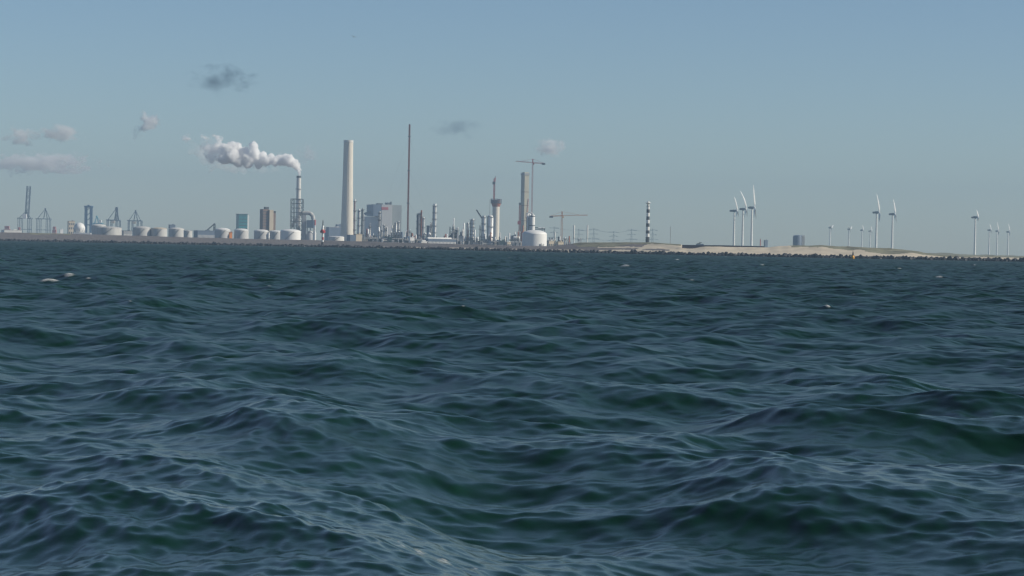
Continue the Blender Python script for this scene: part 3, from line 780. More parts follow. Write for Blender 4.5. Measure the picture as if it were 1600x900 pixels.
yard(726, 770, 366, 3250, 'wide process unit between the banded steel columns', 8, ('grey', 'offwhite', 'dark', 'slate'))
yard(768, 800, 369, 3300, 'low dark process unit below the round concrete tower', 9, ('dark', 'darkgreen', 'slate'))
yard(797, 818, 361, 3350, 'process unit with a gantry left of the big white tank', 10, ('grey', 'offwhite', 'dark'))
yard(854, 868, 368, 3050, 'pale low process unit right of the big white tank', 12, ('beige', 'offwhite', 'grey'))
yard(870, 892, 373, 3050, 'low dark process unit below the orange tower crane', 13, ('beige', 'dark', 'slate', 'white'))

# ------------------------------------------------------------------ red guyed mast
t = Thing('lattice_mast', 'tallest thin dark red guyed lattice mast', 'mast', 638.3, 3950, ymid=290)
h = t.z(195)
t.part('shaft', MB().lattice((0, 0, 14), (0, 0, h), 2.0, 60, .62).bar((0, 0, 14), (0, 0, h), 1.1), 'rust')
t.part('base', MB().lattice((0, 0, 0), (0, 0, 14), 4.4, 5, 1.0), 'dark')
t.part('antenna', MB().bar((0, 0, h - 14), (0, 0, h + 1), 2.7, n=10), 'black')
for f in (.35, .62, .9):
    t.part('platform', MB().lathe(0, 0, [(2.3, h * f), (2.3, h * f + 1.6)], 12), 'dark')
g = MB()
for f in (.35, .62, .9):
    for a in (R(90), R(210), R(330)): g.bar((0, 0, h * f), (70 * math.cos(a), 70 * math.sin(a), 0), .07)
t.part('guy_wire', g, 'dark')
column(635, 360, 2.0, 3350, 'short white column left of the red mast', 'white', 1, None)
column(640.2, 358, 1.8, 3350, 'short white column right of the red mast', 'white', 1, None)

# cluster in the middle
column(653.3, 333, 3.4, 3300, 'dark column at the left of the brown banded pair', 'slate', 4, 'dark')
column(655.6, 331.5, 2.4, 3280, 'white column beside the brown stack', 'white', 3, 'grey')
column(658.2, 328.5, 2.4, 3260, 'brown stack with a dark cap between two white columns', 'rust', 1, 'dark', cap='flat')
column(661.6, 339, 3.2, 3300, 'white column with a stepped head right of the brown stack', 'white', 3, 'grey')
column(669.5, 352, 5.0, 3350, 'fat slate column behind the small white spheres', 'slate', 2, 'grey')
column(673.6, 347, 2.4, 3320, 'grey column hugging the tall banded steel column', 'grey', 1, 'white')
column(679, 318.5, 5.2, 3250, 'tallest steel column standing apart, with a bright side', 'steel', 5, 'dark', cap='flat')
def ball(x, y, r, d, label):
    t = Thing('spherical_tank', label, 'spherical tank', x, d, 'small white spheres'); rr_ = r * t.s; zc = t.z(y)
    t.part('sphere', MB().lathe(0, 0, [(rr_ * math.cos(a), zc + rr_ * math.sin(a)) for a in np.linspace(-1.5, 1.5, 14)], 24), 'white')
    lg = MB()
    for i in range(6):
        a = i * math.pi / 3; lg.bar((rr_ * .9 * math.cos(a), rr_ * .9 * math.sin(a), -.3), (rr_ * .95 * math.cos(a), rr_ * .95 * math.sin(a), zc), .4)
    t.part('leg', lg, 'grey')
ball(664.5, 365.3, 2.0, 3150, 'left one of the two small white spheres')
ball(670.8, 365.6, 2.4, 3150, 'right one of the two small white spheres')
t = building(664, 713, 373.2, 2900, 'long low shed with a bright white roof', 'slate', 12, name='warehouse', cat='shed', roof='white', wins=(1, 20, 'offwhite'))
t.part('ridge', MB().box((-2, 0, t.z(372)), (40 * t.s, 5, 1.6)), 'white', smooth=False)
t = building(656, 668, 377.2, 2750, 'small white roofed hut in front of the long white roof', 'offwhite', 8, name='hut', cat='hut', roof='white')
t.part('vent', MB().box((0, 0, t.z(376.5)), (4, 3, 1.4)), 'white')
building(639, 648, 371, 2950, 'small bright white shed beside the red mast foot', 'white', 9, name='hut', cat='hut', roof='white', wins=(1, 3, 'dark'))
column(708.6, 352, 2.8, 3290, 'pale drum standing on the left of the tall dark process unit', 'offwhite', 1, None)
column(715.2, 355, 2.2, 3290, 'pale drum standing on the right of the tall dark process unit', 'white', 1, None)
column(731, 347.5, 3.0, 3300, 'short round headed column left of the banded steel column', 'steel', 2, 'dark')
column(738, 342, 5.8, 3250, 'steel column with many bright bands', 'steel', 6, 'dark', cap='flat')
column(750, 352, 1.8, 3250, 'thin pale column between the banded columns', 'beige', 1, None)
column(755.6, 337, 5.6, 3250, 'tall flat topped column with dark left side', 'steel', 4, 'slate', cap='flat')
column(766, 335.8, 9.5, 3300, 'fattest silver column beside the round concrete tower', 'steel', 3, 'dark')
t = Thing('crawler_crane', 'small dark crane jib leaning over the flat topped column', 'crane', 751, 3500)
t.part('jib', MB().lattice(t.L(753, 341), t.L(744.5, 328), 1.3, 8, .5), 'dark'); t.part('mast', MB().bar((t.x(753), 0, 0), (t.x(753), 0, t.z(341)), 1.4), 'dark')
t = Thing('radio_mast', 'hair thin grey pole above the fattest silver column', 'pole', 765.3, 3700, ymid=340)
t.part('pole', MB().bar((0, 0, -.3), (0, 0, t.z(311)), .9, n=8), 'grey'); t.part('base', MB().box((0, 0, 2), (4, 4, 4)), 'grey')

# round concrete tower under construction, with crane growing from it
t = Thing('concrete_tower', 'round concrete tower with wide rust ringed work platform', 'tower', 774.8, 4100, ymid=340)
r_ = 5.6 * t.s; h = t.z(318)
t.part('shaft', MB().lathe(0, 0, [(r_ * 1.02, -.5), (r_, h * .5), (r_ * .98, h)], 40), 'concrete')
t.part('work_platform', MB().lathe(0, 0, [(r_ * 1.0, t.z(323)), (r_ * 1.3, t.z(319)), (r_ * 1.42, t.z(315)), (r_ * 1.42, t.z(312.5)), (r_ * .9, t.z(312.4))], 32), 'rust')
rg = MB()
for i in range(32):
    a, b_ = 2 * math.pi * i / 32, 2 * math.pi * (i + 1) / 32; q = r_ * 1.46
    for zz in (t.z(313), t.z(316), t.z(311)): rg.bar((q * math.cos(a), q * math.sin(a), zz), (q * math.cos(b_), q * math.sin(b_), zz), .6)
    rg.bar((q * math.cos(a), q * math.sin(a), t.z(318)), (q * math.cos(a), q * math.sin(a), t.z(311)), .5)
t.part('scaffolding', rg, 'crane')
t.part('cladding', MB().box((4.8 * t.s, -r_ * .8, t.z(314)), (5.4 * t.s, 3, 6 * t.s)), 'offwhite')
t2 = Thing('tower_crane', 'red crane mast rising out of the round concrete tower', 'tower crane', 772.3, 4100, 'tower cranes on the building site', ymid=295)
t2.part('mast', MB().lattice((0, 0, t2.z(312)), (0, 0, t2.z(279)), 2.4, 12, .55), 'red')
t2.part('apex', MB().bar((0, 0, t2.z(279)), (2, 0, t2.z(275)), .6), 'dark')
t2.part('cab', MB().box((-1, -2, t2.z(286)), (4.5, 3, 4.5)), 'dark')
t2.part('jib', MB().lattice((1, 0, t2.z(284)), (1.5, 46, t2.z(276.5)), 1.0, 14, .14), 'red')

# slab tower with climbing crane and tall tower crane
t = Thing('concrete_tower', 'tall rectangular pale concrete shaft behind the big white tank', 'tower', 819.8, 4250, ymid=320); t.o.rotation_euler.z = R(26)
W_ = 7.6 * t.s; h = t.z(271)
t.part('shaft', MB().box((0, 0, h / 2), (W_, 14, h)).box((0, 0, h + 1), (W_ * .9, 12, 2)), 'greenish_concrete', smooth=False)
t.part('formwork', MB().box((0, 0, h - 1.5), (W_ + 1.6, 15.6, 3.4)), 'grey', smooth=False)
for yy in (300, 321, 345): t.part('joint', MB().box((0, 0, t.z(yy)), (W_ + .5, 14.5, .9)), 'brown', smooth=False)
hz = MB()
for k_ in range(10): hz.bar((W_ * (-.1 + .06 * k_), -7.6, t.z(340 - k_ * 3)), (W_ * (.36), -7.6, t.z(338 - k_ * 3)), .9)
t.part('scaffolding', hz, 'salmon')
t = Thing('climbing_hoist', 'dark red hoist mast running up the left edge of the concrete shaft', 'hoist', 812.6, 4200, ymid=330)
t.part('mast', MB().lattice((0, 0, 0), (0, 0, t.z(318)), 3.0, 18, .8), 'rust')
t.part('rail', MB().bar((1.4, 2, 0), (1.4, 2, t.z(273)), 1.1), 'crane')
t.part('cage', MB().box((-1.5, -2, t.z(348)), (5, 4, 6)), 'red'); t.part('head_block', MB().box((0, -1, t.z(318.5)), (4.5, 4, 4)), 'dark')
tower_crane(831.6, 335, 248.5, 254.5, 852, 255.6, 806, 251.9, 4150, 'red tower crane with high jib above the rectangular concrete shaft', 'red', 2.0, 'rust')
tower_crane(877.8, 375, 330.5, 337.3, 858.5, 338.2, 918, 336.2, 3900, 'orange tower crane with long dark jib right of the big white tank', 'orange', 2.8, 'yellow')

# twin silo, big white tank and neighbours
t = Thing('silo', 'twin steel silo with rounded domes behind the big white tank', 'silo', 828.5, 3000)
for x, r, yt, m_ in ((824.5, 2.2, 334, 'steel'), (827.0, 1.9, 335, 'steel'), (831.6, 3.9, 338, 'white')):
    rr_ = r * t.s; h = t.z(yt)
    t.part('drum', MB().lathe(t.x(x), 0 if r > 3 else 3, [(rr_, -.4), (rr_, h), (rr_ * .85, h + rr_ * .5), (rr_ * .45, h + rr_ * .8), (.1, h + rr_ * .9)], 28), m_)
b = MB(); pts = [(823, 337), (824.5, 333.6), (827, 332.2), (830, 332.4), (832.6, 334.6), (833.6, 338)]
for p, q in zip(pts[:-1], pts[1:]): b.bar(t.L(*p, -4), t.L(*q, -4), 1.7 * t.s, n=12)
t.part('bend_pipe', b, 'white')
b = MB()
for yy in (353, 338.5): b.lathe(t.x(831.6), 0, [(4.1 * t.s, t.z(yy)), (4.5 * t.s, t.z(yy) + .1), (4.5 * t.s, t.z(yy) + .9), (4.1 * t.s, t.z(yy) + 1)], 24)
t.part('platform', b, 'dark')
t.part('frame', MB().bar((t.x(822.5), -5, 0), (t.x(822.5), -5, t.z(340)), .9).bar((t.x(826), -5, 0), (t.x(826), -5, t.z(340)), .8), 'dark')
t = tank(816, 854.6, 366.2, 359.6, 2650, 'biggest white domed tank standing alone near the beach', 'white', 'white', ring=False, stairs=False)
b = MB()
for i in range(8): b.box((t.x(838 + i * 1.7), -19.3 * t.s * .9, t.z(383)), (.6, 1.0, 2 + (i % 3)))
t.part('valve', b, 'grey')
t = Thing('pipe_bridge', 'overhead pipe bridge with white drums right of the twin silo', 'pipe bridge', 842, 3100)
b = MB().bar(t.L(834, 355.5), t.L(852, 357), 1.0).bar(t.L(834, 358), t.L(852, 359), .8)
t.part('truss', b, 'dark')
for x in (835, 847, 851): t.part('post', MB().bar((t.x(x), 0, -.3), (t.x(x), 0, t.z(356)), .8), 'grey')
t.part('drum', MB().bar(t.L(841, 356.4, -2), t.L(846, 356.6, -2), 1.8, n=12).bar(t.L(848, 356.4, -2), t.L(851, 356.6, -2), 1.8, n=12), 'white')
t = Thing('bullet_tank', 'lying white bullet tank with one beige band left of the big tank', 'tank', 807, 3050)
b = MB(); c = t.z(371.8); Lx = 5.6 * t.s; rr_ = 2.7 * t.s
secs = [(-Lx, .25), (-Lx * .92, .7), (-Lx * .8, .95), (-Lx * .7, 1), (Lx * .7, 1), (Lx * .8, .95), (Lx * .92, .7), (Lx, .25)]
for x, f in secs: b.v += [(x, rr_ * f * math.cos(2 * math.pi * i / 20), c + rr_ * f * math.sin(2 * math.pi * i / 20)) for i in range(20)]
for k_ in range(7):
    for i in range(20): b.f.append((k_ * 20 + i, k_ * 20 + (i + 1) % 20, k_ * 20 + 20 + (i + 1) % 20, k_ * 20 + 20 + i))
b.f.append(tuple(range(19, -1, -1))); b.f.append(tuple(range(140, 160)))
t.part('shell', b, 'white')
t.part('band', MB().bar((1, 0, c), (3.5, 0, c), rr_ * 2.06, n=20), 'beige')
for x in (-Lx * .5, Lx * .5): t.part('saddle', MB().box((x, 0, c / 2 - .5), (1.2, 3, c - rr_ * .6)), 'grey')
building(791, 799, 378, 2850, 'small pale hut left of the big white tank', 'beige', 7, name='hut', cat='hut', roof='offwhite', wins=(1, 2, 'dark'))
building(869.5, 881, 378, 2700, 'low pale hut below the orange tower crane', 'beige', 8, name='hut', cat='hut', roof='beige', wins=(1, 3, 'dark'))
building(855, 866, 376.5, 2750, 'low pale shed touching the right side of the big white tank', 'beige', 8, name='hut', cat='hut', roof='offwhite', wins=(1, 3, 'dark'))
def flue(x, y, wpx, label, d=2900):
    t = Thing('white_stack', label, 'stack', x, d, 'slim white stacks beside the green dune', ymid=(y + 378) / 2); r = wpx / 2 * t.s; h = t.z(y)
    t.part('shaft', MB().lathe(0, 0, [(r * .7, -.4), (r * .7, h * .42), (r, h * .46), (r, h), (r * .75, h), (r * .75, h - 1)], 20), 'white')
    t.part('collar', MB().lathe(0, 0, [(r * 1.25, h * .46), (r * 1.3, h * .46 + .6), (r * .9, h * .46 + .8)], 20), 'grey')
flue(896.8, 352, 2.5, 'left one of the two tall slim white stacks'); flue(917.8, 352, 2.3, 'right one of the two tall slim white stacks')
column(883, 370.6, 2.6, 2900, 'short white drum left of the slim white stacks', 'white', 1, None, group=None)
column(886.6, 371.6, 1.8, 2900, 'thin short white post beside the white drum', 'white', 0, None, group=None)
column(907.6, 371.6, 1.7, 2900, 'short white post between the two slim white stacks', 'white', 0, None, group=None)
column(904.3, 371.8, 2.0, 2950, 'short grey drum between the two slim white stacks', 'steel', 1, None, group=None)

# ------------------------------------------------------------------ power pylons and lines
DPY = 6400
pyl = [(865.5, 354), (904, 357.5), (927.5, 356.5), (958.5, 361), (986.5, 357.5), (1019.5, 357.5)]
lbls = ['pylon just right of the big white tank', 'pylon between the two slim white stacks', 'pylon just right of the slim white stacks', 'faint pylon midway between stacks and lighthouse', 'pylon just left of the lighthouse', 'pylon just right of the lighthouse']
tops = []
for (x, y), lb in zip(pyl, lbls):
    t = Thing('power_pylon', 'grey lattice ' + lb, 'pylon', x, DPY, 'power pylons in the row', ymid=370); h = t.z(y); b = MB()
    for sx in (-1, 1):
        for sy in (-1, 1): b.bar((sx * 3.4, sy * 3.4, -.3), (sx * .6, sy * .6, h), .4)
    for k_ in range(7):
        f0, f1 = k_ / 7, (k_ + 1) / 7; w0, w1 = 3.4 - 2.8 * f0, 3.4 - 2.8 * f1
        for sy in (-1, 1): b.bar((-w0, sy * w0, h * f0), (w1, sy * w1, h * f1), .22); b.bar((w0, sy * w0, h * f0), (-w1, sy * w1, h * f1), .22)
    t.part('body', b, 'crane')
    for f, wd in ((.93, 14), (.50, 16), (.72, 12)):
        t.part('crossarm', MB().bar((-wd, 0, h * f), (wd, 0, h * f), .55).bar((-wd, 0, h * f), (0, 0, h * f + 3), .4).bar((wd, 0, h * f), (0, 0, h * f + 3), .4), 'crane')
    tops.append((t.base, h))
for f, off, lb in ((.93, -12, 'upper rear'), (.93, 12, 'upper front'), (.50, -15, 'lower rear'), (.50, 15, 'lower front')):
    b = MB()
    for (p, h), (q, h2) in zip(tops[:-1], tops[1:]):
        a = Vector((p.x, p.y + off, p.z + h * f)); c = Vector((q.x, q.y + off, q.z + h2 * f)); prev = a
        for i in range(1, 9):
            u = i / 8; v = a.lerp(c, u) - Vector((0, 0, 4 * 1.6 * u * (1 - u))); b.bar(prev, v, .3); prev = v
    o = b.build('power_line', 'crane'); tag(o, ('higher' if f > .7 else 'lower') + ' power cables strung between the lattice pylons', 'power line', ('higher' if f > .7 else 'lower') + ' power cables')
t = Thing('radio_mast', 'hair thin grey pole right of the striped lighthouse', 'pole', 1047.6, 3600, ymid=365)
t.part('pole', MB().bar((0, 0, -.3), (0, 0, t.z(354)), .9, n=8), 'grey'); t.part('base', MB().box((0, 0, 1.5), (3, 3, 3)), 'grey')

# ------------------------------------------------------------------ striped lighthouse
t = Thing('lighthouse', 'black and white striped lighthouse on the green dune', 'lighthouse', 1012.2, 2500, ymid=350)
bands = [378.5, 370.2, 365, 360, 354.4, 349, 343.6, 338.2, 332.6, 327, 321.8]
wd = np.linspace(3.0, 2.35, 11)
for i in range(10):
    r0, r1 = wd[i] * t.s, wd[i + 1] * t.s
    z0 = -.5 if i == 0 else t.z(bands[i]); m_ = 'white' if i % 2 == 1 else 'black'
    if i == 0: z0 = -.5
    t.part('band', MB().lathe(0, 0, [(r0, z0), (r1, t.z(bands[i + 1]))], 28), m_)
t.part('neck', MB().lathe(0, 0, [(2.0 * t.s, t.z(321.8)), (1.7 * t.s, t.z(318.5))], 24), 'offwhite')
t.part('gallery', MB().lathe(0, 0, [(1.8 * t.s, t.z(319)), (3.9 * t.s, t.z(317.4)), (3.9 * t.s, t.z(316.6)), (2 * t.s, t.z(316.3))], 28), 'white')
t.part('lantern', MB().lathe(0, 0, [(1.9 * t.s, t.z(316.4)), (1.9 * t.s, t.z(315)), (.4, t.z(314.4))], 20), 'white')
t.part('railing', MB().lathe(0, 0, [(2.4 * t.s, t.z(322.6)), (2.9 * t.s, t.z(322.5)), (2.9 * t.s, t.z(321.8)), (2.4 * t.s, t.z(321.7))], 24), 'grey')

# ------------------------------------------------------------------ right: wall, blocks, turbines, buoy
t = Thing('seawall', 'long dark low wall along the top of the sand', 'wall', 1133, shore_d(1133) + 114)
b = MB()
xa = np.arange(1066, 1202, 8)
for i, x in enumerate(xa[:-1]):
    p = P(x, float(np.interp(x, [1066, 1130, 1200], [382.9, 383.6, 385.3])), t.d) - t.base; q = P(xa[i + 1], 384, t.d) - t.base
    b.box(((p.x + q.x) / 2, 0, p.z / 2), (q.x - p.x + .02, 2.0 + .02 * (i % 2), p.z))
t.part('wall', b, 'wood', smooth=False)
cp = MB()
for i, x in enumerate(xa[:-1]):
    p = P(x, float(np.interp(x, [1066, 1130, 1200], [382.9, 383.6, 385.3])), t.d) - t.base; q = P(xa[i + 1], 384, t.d) - t.base
    cp.box(((p.x + q.x) / 2, 0, p.z + .1), (q.x - p.x - .05, 2.6, .2))
t.part('coping', cp, 'slate', smooth=False)
t = Thing('vessel_mast', 'tiny dark mast and wire above the long low wall', 'mast', 1094, 2600)
t.part('mast', MB().bar((0, 0, 0), (0, 0, t.z(378)), .9).bar((-3, 0, t.z(381)), (2, 0, t.z(379)), .7), 'dark'); t.part('cabin', MB().box((0, 0, t.z(382.5)), (8, 3, 2)), 'slate')
t = Thing('storage_silo', 'dark blue grey drum building with a paler right side', 'silo', 1248, 3600)
r_ = 7.2 * t.s
t.part('drum', MB().lathe(t.x(1246.5), 0, [(r_, -.4), (r_, t.z(370)), (r_ * .9, t.z(368.3)), (r_ * .3, t.z(367.3)), (.1, t.z(367.2))], 40), 'slate')
t.part('side_block', MB().box((t.x(1255), 0, t.z(369) / 2), (4.4 * t.s, 8, t.z(369))), 'tankgrey', smooth=False)  # paler grey block at the right of the drum
t.part('side_block_roof', MB().box((t.x(1255), 0, t.z(368)), (4 * t.s, 7, 1.6)), 'white', smooth=False)
t = building(1194, 1200, 375.5, 4200, 'small blue grey hut right of the three tall turbines', 'slate', 8, name='hut', cat='hut', roof='slate')
t = Thing('marker_post', 'thin orange post left of the small blue grey hut', 'post', 1188.5, 3600)
t.part('post', MB().bar((0, 0, 0), (0, 0, t.z(374)), 1.6, n=10), 'salmon'); t.part('cap', MB().box((0, 0, t.z(373.6)), (2.2, 2.2, 1)), 'offwhite')

turbine(1147, 383, 329.8, 1151.2, 21.5, 4050, -4, 'shortest of the three close turbines, its nacelle furthest left', tail=7.5, yaw=12, bend=3.5)
turbine(1160.4, 382, 327.2, 1165.0, 28.5, 4050, -6, 'middle one of the three close turbines, its blade leaning left', tail=5.5, yaw=12, bend=7.5)
turbine(1174.6, 383, 324.8, 1178.4, 35, 4050, 0, 'tallest of the three close turbines, one blade straight up', tail=6.5, yaw=9, bend=.5)
turbine(1296.8, 384, 356.3, 1299, 9, 5600, 60, 'small turbine right of the dark drum building', tail=2.6, yaw=35)
turbine(1326.2, 386, 358.5, 1328.5, 9, 5600, 58, 'small turbine above the orange buoy', tail=2.6, yaw=35)
turbine(1346.6, 387, 360.0, 1348.6, 8, 5600, 12, 'small turbine with an upright blade right of the buoy', tail=2.8, yaw=25)
turbine(1359.6, 388, 361.6, 1361.6, 8, 5600, 20, 'small turbine close to the left of a tall turbine', tail=2.8, yaw=25)
turbine(1369.3, 388, 332.4, 1373.2, 29, 4100, 0, 'tall turbine on the dune with the highest blade right of the buoy', tail=6.5, yaw=10, bend=3)
turbine(1394.2, 390, 335.0, 1398, 23, 4250, 4, 'tall turbine standing last on the grassy dune', tail=6, yaw=14, bend=2)
turbine(1523.4, 401, 340.0, 1527.2, 11, 3900, 0, 'tallest turbine of the group at the right edge, standing by the sand', tail=6.5, yaw=14)
turbine(1545.6, 398, 359.8, 1547.8, 9, 5400, 3, 'leftmost of the three thin turbines at the right edge', tail=3.2, yaw=14)
turbine(1557.7, 399, 361.4, 1559.6, 14, 5400, 0, 'middle one of the three thin turbines at the right edge', tail=2.8, yaw=14)
turbine(1574.9, 399, 362.6, 1577, 13, 5400, 0, 'rightmost of the three thin turbines at the right edge', tail=3.2, yaw=14)

t = Thing('buoy', 'orange sea buoy with a dark pointed top floating before the blocks', 'buoy', 1332.6, 1350, zg=.3, ymid=403)
s = t.s * .85; t.o.scale.z = .72
t.part('float', MB().lathe(0, 0, [(.6 * s, -.6), (2.6 * s, .1), (3.0 * s, 1.2), (2.8 * s, 2.2), (1.4 * s, 2.7), (1.1 * s, 2.9)], 24), 'yellow')
cg = MB()
for i in range(4):
    a = i * math.pi / 2 + .4; cg.bar((1.1 * s * math.cos(a), 1.1 * s * math.sin(a), 2.8), (.5 * s * math.cos(a), .5 * s * math.sin(a), 5.2), .3)
cg.lathe(0, 0, [(1.0 * s, 3.9), (1.0 * s, 4.2)], 12).lathe(0, 0, [(1.2 * s, 3.0), (1.1 * s, 3.8)], 12)
t.part('cage', cg, 'black')
t.part('topmark', MB().lathe(0, 0, [(.6 * s, 5.2), (.5 * s, 6.0), (.12, 6.4), (.12, 7.4)], 12), 'black')

# one gull far up
t = Thing('seagull', 'tiny dark gull gliding high in the open sky', 'bird', 552.5, 420, zg=0, ymid=57)
t.o.location = P(552.5, 57.5, 420); b = MB()
body = [(-.26, .01), (-.2, .05), (-.05, .085), (.1, .07), (.2, .045), (.27, .03), (.3, .005)]
for x, r in body: b.v += [(x, r * math.cos(2 * math.pi * i / 8), r * math.sin(2 * math.pi * i / 8)) for i in range(8)]
for k_ in range(6):
    for i in range(8): b.f.append((k_ * 8 + i, k_ * 8 + (i + 1) % 8, k_ * 8 + 8 + (i + 1) % 8, k_ * 8 + 8 + i))
b.f += [tuple(range(7, -1, -1)), tuple(range(48, 56))]
for sg_ in (-1, 1):
    a0 = len(b.v); sec = [(0, 0, .05, .11), (.28, .13, .03, .1), (.62, .06, .06, .035)]
    for y, z, x, c in sec: b.v += [(x + c, sg_ * y, z), (x, sg_ * y, z + .018), (x - c, sg_ * y, z), (x, sg_ * y, z - .012)]
    for k_ in range(2):
        for i in range(4): b.f.append((a0 + k_ * 4 + i, a0 + k_ * 4 + (i + 1) % 4, a0 + k_ * 4 + 4 + (i + 1) % 4, a0 + k_ * 4 + 4 + i))
    b.f.append(tuple(a0 + 8 + i for i in range(4)))
o = t.part('body', b, 'gull'); t.o.rotation_euler = (R(18), 0, R(75))

# ------------------------------------------------------------------ steam plume (volume) and clouds
def vol_mat(name, density, color, aniso=.3):
    mt = bpy.data.materials.new(name); mt.use_nodes = True; n = mt.node_tree; n.nodes.clear()
    o_ = n.nodes.new('ShaderNodeOutputMaterial'); v = n.nodes.new('ShaderNodeVolumePrincipled')
    v.inputs['Density'].default_value = density; v.inputs['Color'].default_value = (*color, 1); v.inputs['Anisotropy'].default_value = aniso
    n.links.new(v.outputs[0], o_.inputs['Volume']); return mt, n, v

def blob_mesh(name, spheres, voxel, disp, freq):
    mb = MB(); prof = [(math.cos(a), math.sin(a)) for a in np.linspace(-1.57, 1.57, 13)]
    for c, r in spheres:
        a0 = len(mb.v); mb.lathe(0, 0, prof, 20)
        for q in range(a0, len(mb.v)): mb.v[q] = tuple(Vector(mb.v[q]) * r + c)
    me = bpy.data.meshes.new(name); me.from_pydata(mb.v, [], mb.f); me.update()
    o = bpy.data.objects.new(name, me); COL.objects.link(o)
    md = o.modifiers.new('r', 'REMESH'); md.mode = 'VOXEL'; md.voxel_size = voxel
    me2 = bpy.data.meshes.new_from_object(o.evaluated_get(bpy.context.evaluated_depsgraph_get()))
    o.modifiers.clear(); o.data = me2; bpy.data.meshes.remove(me)
    no = [v.normal.copy() for v in me2.vertices]
    for v, nn in zip(me2.vertices, no):
        v.co += nn * disp * (mnoise.fractal(v.co * freq, .9, 2.1, 4))
    me2.polygons.foreach_set('use_smooth', [True] * len(me2.polygons)); me2.update()
    return o
rp = random.Random(3)
DS = 3900; SS = DS / K
dense = [(468.3, 273, 2.0), (467.6, 269, 2.7), (466.4, 264.5, 4.0), (463, 259.5, 5.8), (458.5, 255, 7.6), (452, 251.5, 9), (445, 250, 9.2), (437, 250.5, 8.2), (430, 252, 7.6),
         (424, 247.5, 7), (416, 251, 8.5), (411, 243, 6.5), (404, 250, 9), (397, 240, 9), (396.5, 228.5, 7.2), (389, 247, 10), (383, 238, 8), (376, 247, 11), (369, 231, 8.5),
         (361, 229.5, 7.5), (355, 233, 8.5), (364, 243, 11), (352, 246, 11), (342, 242, 11), (336, 232, 11), (333, 220, 7.5), (341, 217.5, 6), (325, 222, 8), (320, 214.5, 5), (327, 237, 9), (330, 246, 8), (318.5, 229, 5), (372, 254, 7), (388, 256, 7.5), (404, 257.5, 6.5)]
def plume_spheres(items, dy, jit, lo, hi, k0, k1):
    out_ = []
    for x, y, r in items:
        c = P(x, y, DS + dy + rp.uniform(-jit, jit)); out_.append((c, r * SS))
        for _ in range(int(k0 + k1 * r)):
            a = Vector((rp.gauss(0, 1), rp.gauss(0, 1), rp.gauss(0, 1) + .2)).normalized()
            out_.append((c + a * r * SS * rp.uniform(.75, 1.0), r * SS * rp.uniform(lo, hi)))
    return out_
def vapour(o, name, dens, col_): o.data.materials.clear(); o.data.materials.append(vol_mat(name, dens, col_, 0)[0])
core = [q for q in dense if q[0] > 345]; tail_ = [q for q in dense if q[0] <= 376]
st = blob_mesh('steam_plume', plume_spheres(core, 0, 4, .16, .36, 8, 2.2), .9, 1.6, .22); vapour(st, 'steam', .4, (1, 1, 1))
tag(st, 'billowing white steam plume drifting left from the slim smokestack', 'steam', kind='thing')
def attach(o): o.parent = st; return o
def wispy(o, name, dens, col_, sc):
    mt, n, v = vol_mat(name, dens, col_, 0); o.data.materials.clear(); o.data.materials.append(mt)
    tc = n.nodes.new('ShaderNodeTexCoord'); ns = n.nodes.new('ShaderNodeTexNoise'); ns.inputs['Scale'].default_value = sc; ns.inputs['Detail'].default_value = 5
    mr = n.nodes.new('ShaderNodeMapRange'); mr.inputs['From Min'].default_value = .42; mr.inputs['From Max'].default_value = .62; mr.inputs['To Max'].default_value = dens
    n.links.new(tc.outputs['Object'], ns.inputs['Vector']); n.links.new(ns.outputs[0], mr.inputs['Value']); n.links.new(mr.outputs[0], v.inputs['Density'])
tl = attach(blob_mesh('tail', plume_spheres(tail_, 2, 6, .2, .5, 8, 2), 1.0, 3.5, .12)); wispy(tl, 'tail_steam', .22, (1, 1, 1), .07)
fringe = [(x + rp.uniform(-2, 1), y + rp.uniform(-1, 2), r * 1.12) for x, y, r in dense if x < 440]
fg = attach(blob_mesh('fringe', plume_spheres(fringe, 0, 6, .25, .5, 6, 1.2), 1.4, 4.5, .1)); wispy(fg, 'fringe_steam', .03, (1, 1, 1), .05)
thin = [(338, 256, 9), (352, 261, 8), (366, 263, 8), (382, 264, 8), (396, 266, 7), (410, 267, 6.5), (424, 268, 5.5), (436, 268.5, 4), (322, 250, 9), (314, 240, 8), (306, 232, 7), (300, 224, 6), (296, 234, 6), (330, 262, 7), (445, 262, 6), (430, 262, 6)]
vl = attach(blob_mesh('veil', plume_spheres(thin, 26, 3, .25, .5, 6, .5), 1.4, 4, .1)); wispy(vl, 'thin_steam', .045, (.95, .96, .97), .03)
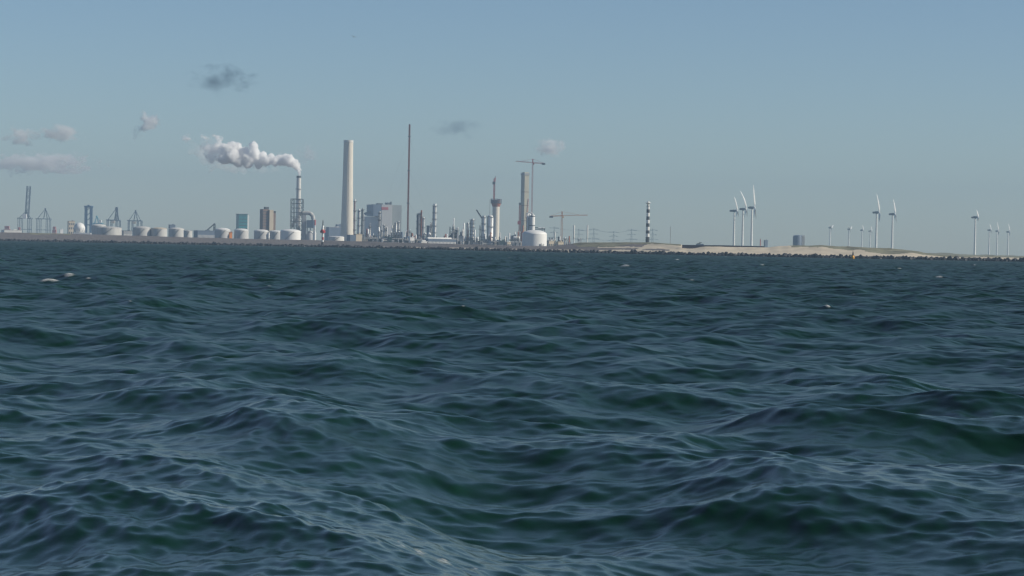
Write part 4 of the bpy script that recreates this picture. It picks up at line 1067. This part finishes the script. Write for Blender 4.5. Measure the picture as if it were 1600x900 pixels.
def puff(name, x, y, wpx, hpx, d, dens, color, label, cat, seed, cells=3.2, thr=.45):
    """an ellipsoid of vapour whose density is broken up by noise"""
    s = d / K; me_o = MB().lathe(0, 0, [(max(.001, math.cos(a)), math.sin(a)) for a in np.linspace(-1.56, 1.56, 14)], 24)
    mt, n, v = vol_mat(name + '_vapour', 0, color, .2)
    tc = n.nodes.new('ShaderNodeTexCoord'); mp = n.nodes.new('ShaderNodeMapping'); mp.inputs['Location'].default_value = (seed * 3.7, seed * 1.3, seed)
    asp = wpx / hpx; mp.inputs['Scale'].default_value = (max(1, asp * .7), 1, 1)
    ns = n.nodes.new('ShaderNodeTexNoise'); ns.inputs['Scale'].default_value = cells * .62; ns.inputs['Detail'].default_value = 5; ns.inputs['Roughness'].default_value = .62
    ln = n.nodes.new('ShaderNodeVectorMath'); ln.operation = 'LENGTH'
    n.links.new(tc.outputs['Object'], mp.inputs[0]); n.links.new(mp.outputs[0], ns.inputs['Vector']); n.links.new(tc.outputs['Object'], ln.inputs[0])
    fa = n.nodes.new('ShaderNodeMapRange'); fa.inputs['From Min'].default_value = 1.0; fa.inputs['From Max'].default_value = .1
    fa.inputs['To Min'].default_value = -1.75; fa.inputs['To Max'].default_value = -.75
    n.links.new(ln.outputs['Value'], fa.inputs['Value'])
    ad = n.nodes.new('ShaderNodeMath'); ad.operation = 'MULTIPLY_ADD'; ad.inputs[1].default_value = 2.3
    n.links.new(ns.outputs[0], ad.inputs[0]); n.links.new(fa.outputs[0], ad.inputs[2])
    mr = n.nodes.new('ShaderNodeMapRange'); mr.inputs['From Min'].default_value = 0; mr.inputs['From Max'].default_value = .7; mr.inputs['To Max'].default_value = dens
    n.links.new(ad.outputs[0], mr.inputs['Value']); n.links.new(mr.outputs[0], v.inputs['Density'])
    o = me_o.build(name, mt); o.location = P(x, y, d); o.scale = (wpx * s / 2, wpx * s / 3, hpx * s / 2)
    tag(o, label, cat, 'small clouds' if cat == 'cloud' else None)
    return o
WH = (.985, .995, 1); PK = (.985, .99, .99)
puff('steam_puff', 291, 216, 30, 22, DS, .7, WH, 'small white steam puff just left of the bright plume', 'steam', 1)
puff('cloud', 234, 191, 60, 58, 9500, .2, WH, 'brightest small white cloud left of and above the plume', 'cloud', 32)
puff('cloud', 215, 208, 32, 42, 9500, .05, WH, 'faint small white cloud just below the brightest one', 'cloud', 36)
puff('cloud', 347, 123, 190, 76, 9500, .015, (.12, .22, .33), 'dark blue grey cloud high above the steam plume', 'cloud', 30, cells=2.6)  # the cloud's own shade is put into a dark vapour colour
puff('cloud', 95, 208, 110, 52, 11000, .07, PK, 'pale pinkish cloud at the right of the pair near the left edge', 'cloud', 5)
puff('cloud', 32, 214, 110, 48, 11000, .06, PK, 'pale pinkish cloud at the left of the pair near the left edge', 'cloud', 6)
puff('cloud', 60, 256, 330, 60, 11500, .05, PK, 'long faint cloud band low at the left edge', 'cloud', 7, cells=4.5)
puff('cloud', 480, 240, 74, 56, 11000, .04, PK, 'faint cloud just right of the plume above the smokestack', 'cloud', 8)
puff('cloud', 858, 232, 90, 52, 10000, .09, WH, 'pale cloud above the red tower crane', 'cloud', 9)
puff('cloud', 714, 202, 150, 56, 10000, .009, (.2, .3, .42), 'faint grey cloud between the red mast and the tower crane', 'cloud', 10)  # grey of the shaded cloud put into the vapour colour

# ------------------------------------------------------------------ haze
hz = MB().box((0, 3600, 112), (5600, 8600, 232)).build('haze', 'grey', smooth=False); hz['kind'] = 'stuff'
hz['label'] = 'thin pale sea haze over the whole bay'
mt, n, v = vol_mat('haze_air', 1.2e-4, (.37, .515, .68), .0)
hz.data.materials.clear(); hz.data.materials.append(mt)
